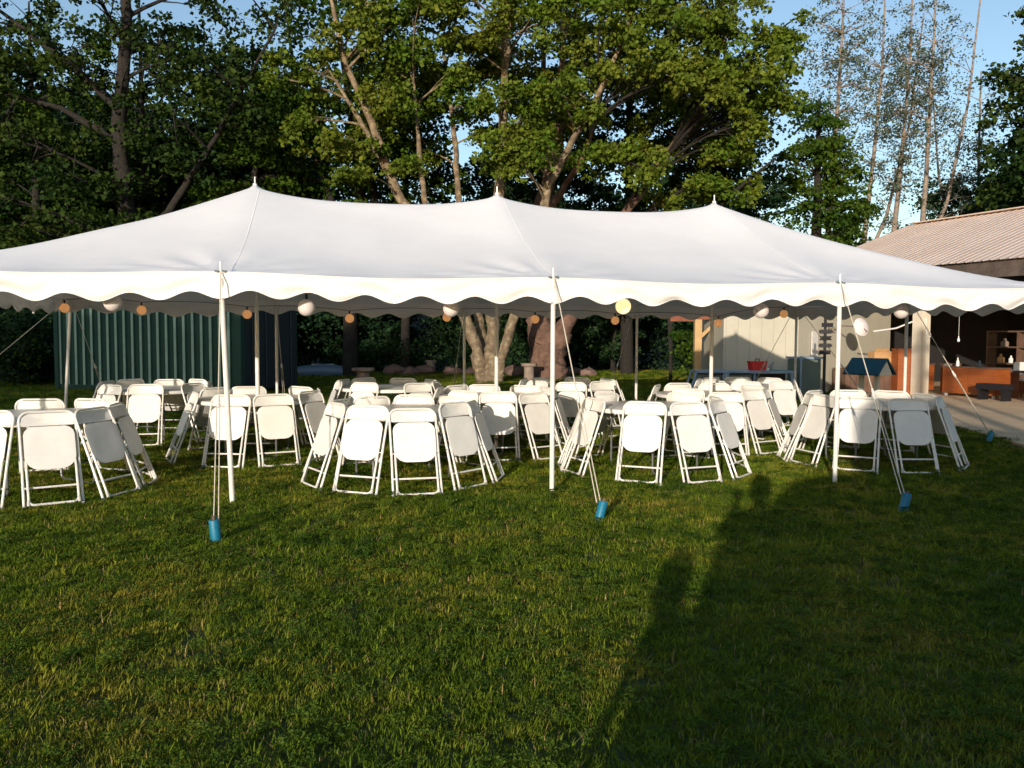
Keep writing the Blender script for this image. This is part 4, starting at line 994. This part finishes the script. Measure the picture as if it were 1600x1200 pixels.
MB().tube([(0, 0, .55), (0.01, 0, .3), (.03, 0, .12)] + arc((.08, 0, .1), .06, math.pi, -math.pi, 14) + [(.05, 0, -.1), (.0, 0, -.3)], .012, 6).obj('cable_loop', M_paint, hook, smooth=True)
# white stacking chair and dark table at the right
pc = thing('patio_chair', 'white patio chair beside a wooden table at the right edge of the photo', 'chair', (13.05, 21.6, .03), R(-60))
MB().prism(rrect(.25, .55, .88, .08, .03), .22, .25).obj('backrest', M_white, pc)
MB().box((0, 0, .44), (.5, .5, .05)).obj('seat', M_white, pc)
for x in (-.22, .22):
    for y in (-.22, .23): MB().box((x, y, .21), (.04, .04, .42)).obj('leg', M_orange, pc)
for x in (-.27, .27): MB().box((x, 0, .66), (.04, .5, .03)).obj('armrest', M_white, pc)
pt = thing('wooden_table', 'small dark table with an orange leg beside the white patio chair', 'table', (12.75, 20.9, .03), R(-66))
MB().box((0, 0, .66), (.6, .5, .04)).obj('tabletop', M_brown, pt)
for x in (-.26, .26): MB().box((x, 0, .32), (.06, .4, .64)).obj('leg', M_orange, pt)
bn = thing('dark_bench', 'low black bench in front of the wide orange cabinet', 'bench', on_barn(-1.75, .15, .03), math.atan2(-ev.y, -ev.x))
MB().box((0, 0, .33), (.75, .35, .14)).obj('seat', M_black, bn)
for x in (-.3, .3): MB().box((x, 0, .13), (.06, .3, .26)).obj('leg', M_black, bn)

# pergola
pg = thing('timber_pergola', 'pale timber pergola post and red-brown beam left of the shed', 'pergola', (5.08, 23, 0))
MB().box((0, 0, 1.0), (.19, .19, 2.0)).obj('post', M_timber, pg)
MB().box((1.1, 0, 2.1), (2.6, .16, .2)).obj('beam', M_beam, pg)
MB().box((.32, 0, 1.76), (.72, .08, .09), Matrix.Rotation(R(-43), 3, 'Y')).obj('brace', M_timber, pg)
MB().box((2.3, 3.0, 1.0), (.19, .19, 2.0)).obj('post', M_timber, pg)
MB().box((2.3, 1.5, 2.3), (.16, 3.2, .18)).obj('beam', M_beam, pg)
MB().box((1.1, 3.0, 2.1), (2.6, .16, .2)).obj('beam', M_beam, pg)
fl_ = thing('floodlight', 'twin white floodlight on a pale bracket under the pergola beam', 'floodlight', (5.72, 23.1, 1.62))
MB().box((.05, .1, .18), (.34, .1, .10)).obj('bracket', M_stone, fl_)
for x in (-.06, .1): MB().lathe([(.001, 0), (.06, 0), (.066, .02), (.04, .09)], 16).obj('lamp_head', M_paint, fl_, loc=(x, -.03, 0), rot=(R(-90), 0, 0), smooth=True)

# long pale-blue bench table, red box and oddments
lt_ = thing('workbench', 'long pale blue metal workbench with slanted end legs against the shed', 'workbench', (4.3, 19.6, 0))
MB().box((1.16, .3, .715), (2.32, .62, .05)).obj('worktop', M_paleblue, lt_)
for x in (.02, .66, .76, 1.38, 2.26):
    MB().tube([(x, .02, .69), (x - (.22 if x < .1 else 0), .02, 0)], .03, 6).obj('leg', M_paleblue, lt_)
    MB().tube([(x, .58, .69), (x - (.22 if x < .1 else 0), .58, 0)], .03, 6).obj('leg', M_paleblue, lt_)
for cx in (.36, 1.07): MB().tube(arc((cx, .02, .42), .16, 0, math.pi, 10), .018, 6).obj('arched_brace', M_black, lt_, smooth=True)
for (a, b) in ((.05, .64), (.80, 1.36)):
    MB().box(((a + b) / 2, .25, .36), (b - a, .03, .66)).obj('back_panel', M_paleblue, lt_)
    MB().box(((a + b) / 2, .0, .665), (b - a, .02, .03)).obj('dark_trim', M_black, lt_)
MB().box((1.82, .4, .34), (.8, .04, .64)).obj('under_shade_panel', M_black, lt_)  # black sheet standing for the shade beneath the worktop
tb_ = thing('red_toolbox', 'red plastic toolbox with a black handle on the pale blue workbench', 'toolbox', (5.82, 19.9, .74), R(8))
MB().prism([(-.17, 0), (.17, 0), (.20, .19), (-.20, .19)], -.11, .11).obj('box_body', M_red, tb_)
MB().box((0, 0, .205), (.42, .24, .03)).obj('lid', M_red, tb_)
MB().tube([(-.05, 0, .22), (-.05, 0, .27), (.05, 0, .27), (.05, 0, .22)], .012, 6).obj('handle', M_black, tb_)
tw = thing('garden_trowel', 'dark trowel-like tool propped on the workbench right of the toolbox', 'tool', (6.08, 19.85, .745), R(0))
MB().tube([(0, 0, .02), (.12, 0, .22)], [.05, .006], 8).obj('blade', M_steel, tw); MB().tube([(-.02, -.03, 0), (-.02, -.03, .06)], .025, 8).obj('cup', M_paint, tw)
tag(MB().box((6.35, 19.85, .748), (.42, .3, .014), Matrix.Rotation(.04, 3, 'Y')).obj('teal_board', M_tealboard), 'flat teal board lying on the right end of the workbench', 'board')

# ------------------------------------------------------------------ garden items behind
def stone_stool(label, x, y, h, r0, r1):
    s_ = thing('stone_stool', label, 'stool', (x, y, 0), 0, 'round stone stools on the far lawn')
    MB().lathe([(r0 * 1.05, 0), (r0, h * .5), (r0 * 1.02, h - .1)], 18).obj('base', M_stone, s_, smooth=True)
    MB().lathe([(.001, h - .1), (r1 * .93, h - .1), (r1, h - .06), (r1 * .98, h), (.001, h)], 22).obj('slab_top', M_stone, s_, smooth=True)
stone_stool('round stone stool with a broad slab top behind the second back-row table', -4.62, 26, .52, .20, .36)
stone_stool('small round stone stool by the red rocks', -3.2, 33.0, .56, .17, .23)
stone_stool('mossy stone stool standing against the red-brown trunk', .57, 28, .62, .17, .27)
ky = thing('kayak', 'pale blue upturned kayak lying at the wood edge', 'kayak', (-7.0, 31, .02), R(4))
pts = []; rr_ = []
for i in range(13):
    t_ = i / 12; pts.append((-1.35 + 2.7 * t_, 0, .16)); rr_.append(.02 + .27 * math.sin(math.pi * t_) ** .7)
MB().tube(pts, rr_, 12).obj('hull', M_kayak, ky, smooth=True)
MB().tube([(-.4, 0, .43), (.4, 0, .43)], .012, 6).obj('keel_strip', M_paint, ky)
rk = random.Random(9)
for i, (x, y) in enumerate([(-4.6, 32.6), (-3.9, 32.2), (-3.4, 32.8), (-2.3, 32.4), (-1.6, 32.7), (-.9, 32.1), (.1, 31.8), (2.3, 32.2), (2.9, 31.9)]):
    mb = MB(); prof = [(.001, 0), (.35, .02), (.42, .16), (.3, .32), (.001, .40)]
    mb.lathe(prof, 9); mb.v = [(a * rk.uniform(.8, 1.2), b * rk.uniform(.8, 1.2), c * rk.uniform(.8, 1.2)) for a, b, c in mb.v]
    o = mb.obj('rock', M_rock, smooth=True, loc=(x, y, 0)); s_ = rk.uniform(.8, 1.35); o.scale = (s_, s_, s_ * .9)
    tag(o, 'reddish rock, ' + ['first', 'second', 'third', 'fourth', 'fifth', 'sixth', 'seventh', 'eighth', 'ninth'][i] + ' from the left in the row edging the wood', 'rock', 'reddish rocks edging the far lawn')
tag(MB().tube([(5.2 - .2, 27.5, .18), (5.2 + .1, 27.5, .2)], .03, 6).obj('fallen_log', M_bark), 'small fallen branch on the far lawn near the pergola', 'branch')

# ------------------------------------------------------------------ behind the camera: what casts the long shadows
def figure(name, label, loc, s, pose, rz=0, hs=1.0):
    """one skinned body; pose gives joint positions in a 1.75 m frame"""
    J = dict(pelvis=(0, 0, .95), waist=(0, 0, 1.10), chest=(0, .0, 1.32), neck=(0, 0, 1.47), head0=(0, 0, 1.58), head1=(0, 0, 1.70),
             hl=(-.10, 0, .90), kl=(-.11, .02, .5), al=(-.11, -.02, .09), fl=(-.12, .14, .04), hr=(.10, 0, .90), kr=(.11, .02, .5), ar=(.11, -.02, .09), fr=(.12, .14, .04),
             sl=(-.18, 0, 1.41), el=(-.24, .02, 1.13), wl=(-.24, .12, .88), pl=(-.24, .15, .80), sr=(.18, 0, 1.41), er=(.24, .02, 1.13), wr=(.24, .12, .88), pr=(.24, .15, .80))
    J.update(pose)
    E = [('pelvis', 'waist'), ('waist', 'chest'), ('chest', 'neck'), ('neck', 'head0'), ('head0', 'head1')]
    for q in 'lr': E += [('pelvis', 'h' + q), ('h' + q, 'k' + q), ('k' + q, 'a' + q), ('a' + q, 'f' + q), ('chest', 's' + q), ('s' + q, 'e' + q), ('e' + q, 'w' + q), ('w' + q, 'p' + q)]
    RAD = dict(pelvis=.15, waist=.135, chest=.155, neck=.06, head0=.085, head1=.09, h=.10, k=.062, a=.042, f=.038, s=.068, e=.046, w=.030, p=.034)
    names = list(J)
    me = bpy.data.meshes.new('body'); me.from_pydata([J[n] for n in names], [(names.index(a), names.index(b)) for a, b in E], []); me.materials.append(M_cloth)
    root = thing(name, label, 'person', loc, rz); root.scale = (s, s, s)
    b = link('body', me, root); b.modifiers.new('skin', 'SKIN')
    sk = me.skin_vertices[0].data
    for i, n in enumerate(names):
        r = RAD.get(n, RAD.get(n[0])); sk[i].radius = (r, r); sk[i].use_root = (n == 'pelvis')
    b.modifiers.new('sub', 'SUBSURF').levels = 2; b.modifiers['sub'].render_levels = 2
    h = Vector(J['head1'])
    MB().lathe([(.001, .125), (.07, .11), (.11, .05), (.115, -.02), (.10, -.10), (.09, -.14)], 18).obj('hair', M_hair, root, smooth=True, loc=tl(h + Vector((0, -.02, .0)))).scale = (hs, hs, hs)
    for side_ in ('l', 'r'):
        p = Vector(J['p' + side_])
        for i in range(4):
            dx = (-.03 + i * .02) * (1 if side_ == 'l' else -1)
            MB().tube([p + Vector((dx, 0, 0)), p + Vector((dx, .03, .05)), p + Vector((dx * .8, .05, .075))], [.011, .010, .008], 6).obj('finger', M_skin, root, smooth=True)
        MB().tube([p, p + Vector((.03 if side_ == 'l' else -.03, .02, .02)), p + Vector((.045 if side_ == 'l' else -.045, .04, .04))], [.013, .012, .009], 6).obj('thumb', M_skin, root, smooth=True)
    return root
figure('person', 'adult in dark clothes standing behind the camera with both arms raised', (-.13, -.42, 0), .965,
       dict(pl=(-.13, .30, 1.50), wl=(-.15, .25, 1.44), el=(-.31, .06, 1.27), pr=(.02, .30, 1.50), wr=(.06, .25, 1.44), er=(.34, .06, 1.28)))
figure('person', 'child in dark clothes standing left of the adult behind the camera', (-.50, -.22, 0), .60, dict(head0=(-.12, 0, 1.60), head1=(-.16, 0, 1.70), neck=(-.05, 0, 1.46)), hs=1.5)
# hedge and small house behind to the right
hd = MB()
n = 26; vv = []
hr_ = random.Random(4)
prof_h = []
for x, h in ((-.25, 1.10), (-.20, 1.45), (-.10, 1.58), (.05, 1.62), (.2, 1.74), (.32, 1.88), (.45, 1.97), (.6, 2.02), (.8, 2.05), (1.0, 2.08), (1.2, 2.06), (1.4, 2.08)): prof_h.append((x, h))
poly = [(-.29, 0)] + prof_h + [(1.45, 0)]
hd.prism(poly, -2.9, -2.1)
hd = hd.obj('clipped_hedge', M_leaf_oak); hd.location = (-.75, 0, 0)
tag(hd, 'clipped hedge standing behind the camera on the right', 'hedge')
hs = thing('small_house', 'small gabled house behind the camera whose shadow covers the right lawn', 'house', (-2.7, -9, 0))
MB().prism([(1.05, 0), (1.05, 4.0), (1.35, 4.32), (3.6, 4.30), (4.4, 3.75), (14, 3.7), (14, 0)], -4, 0).obj('wall', M_house, hs)
MB().box((7.5, -2, 3.82), (7.2, 4.4, .12)).obj('roof', M_fascia, hs)

for (x_, y_, r_, h_, lab_) in ((1.95, -7.2, .16, 7.0, 'thick wooden utility pole behind the camera'), (2.35, -8.2, .09, 6.5, 'thin wooden pole behind the camera')):
    up = thing('utility_pole', lab_, 'utility pole', (x_, y_, 0))
    MB().tube([(0, 0, -.2), (0, 0, h_)], [r_, r_ * .8], 12).obj('shaft', M_timber, up, smooth=True)
    MB().box((0, 0, h_ - .5), (1.4, .1, .12)).obj('crossarm', M_timber, up)
for i, (x_, y_) in enumerate(((-17.5, -10), (-21.5, -12), (-26, -11), (-30.5, -13), (-35, -12), (-19.5, -17), (-24.5, -18), (-29.5, -19), (10, -16), (15, -13), (20, -17), (25, -12), (30, -16))):  # unseen trees added to block sky glow and darken the left side
    o = dup(kinds[i % 2], (x_, y_, 0), (0, 0, i * 1.3), 'tall tree added behind the camera to block light, ' + ORD2[i] + ' of the row from the left', 'light-blocking trees added behind the camera')
    o.scale = (1.45, 1.45, .74) if x_ < 0 else (1.2, 1.2, 1.0)
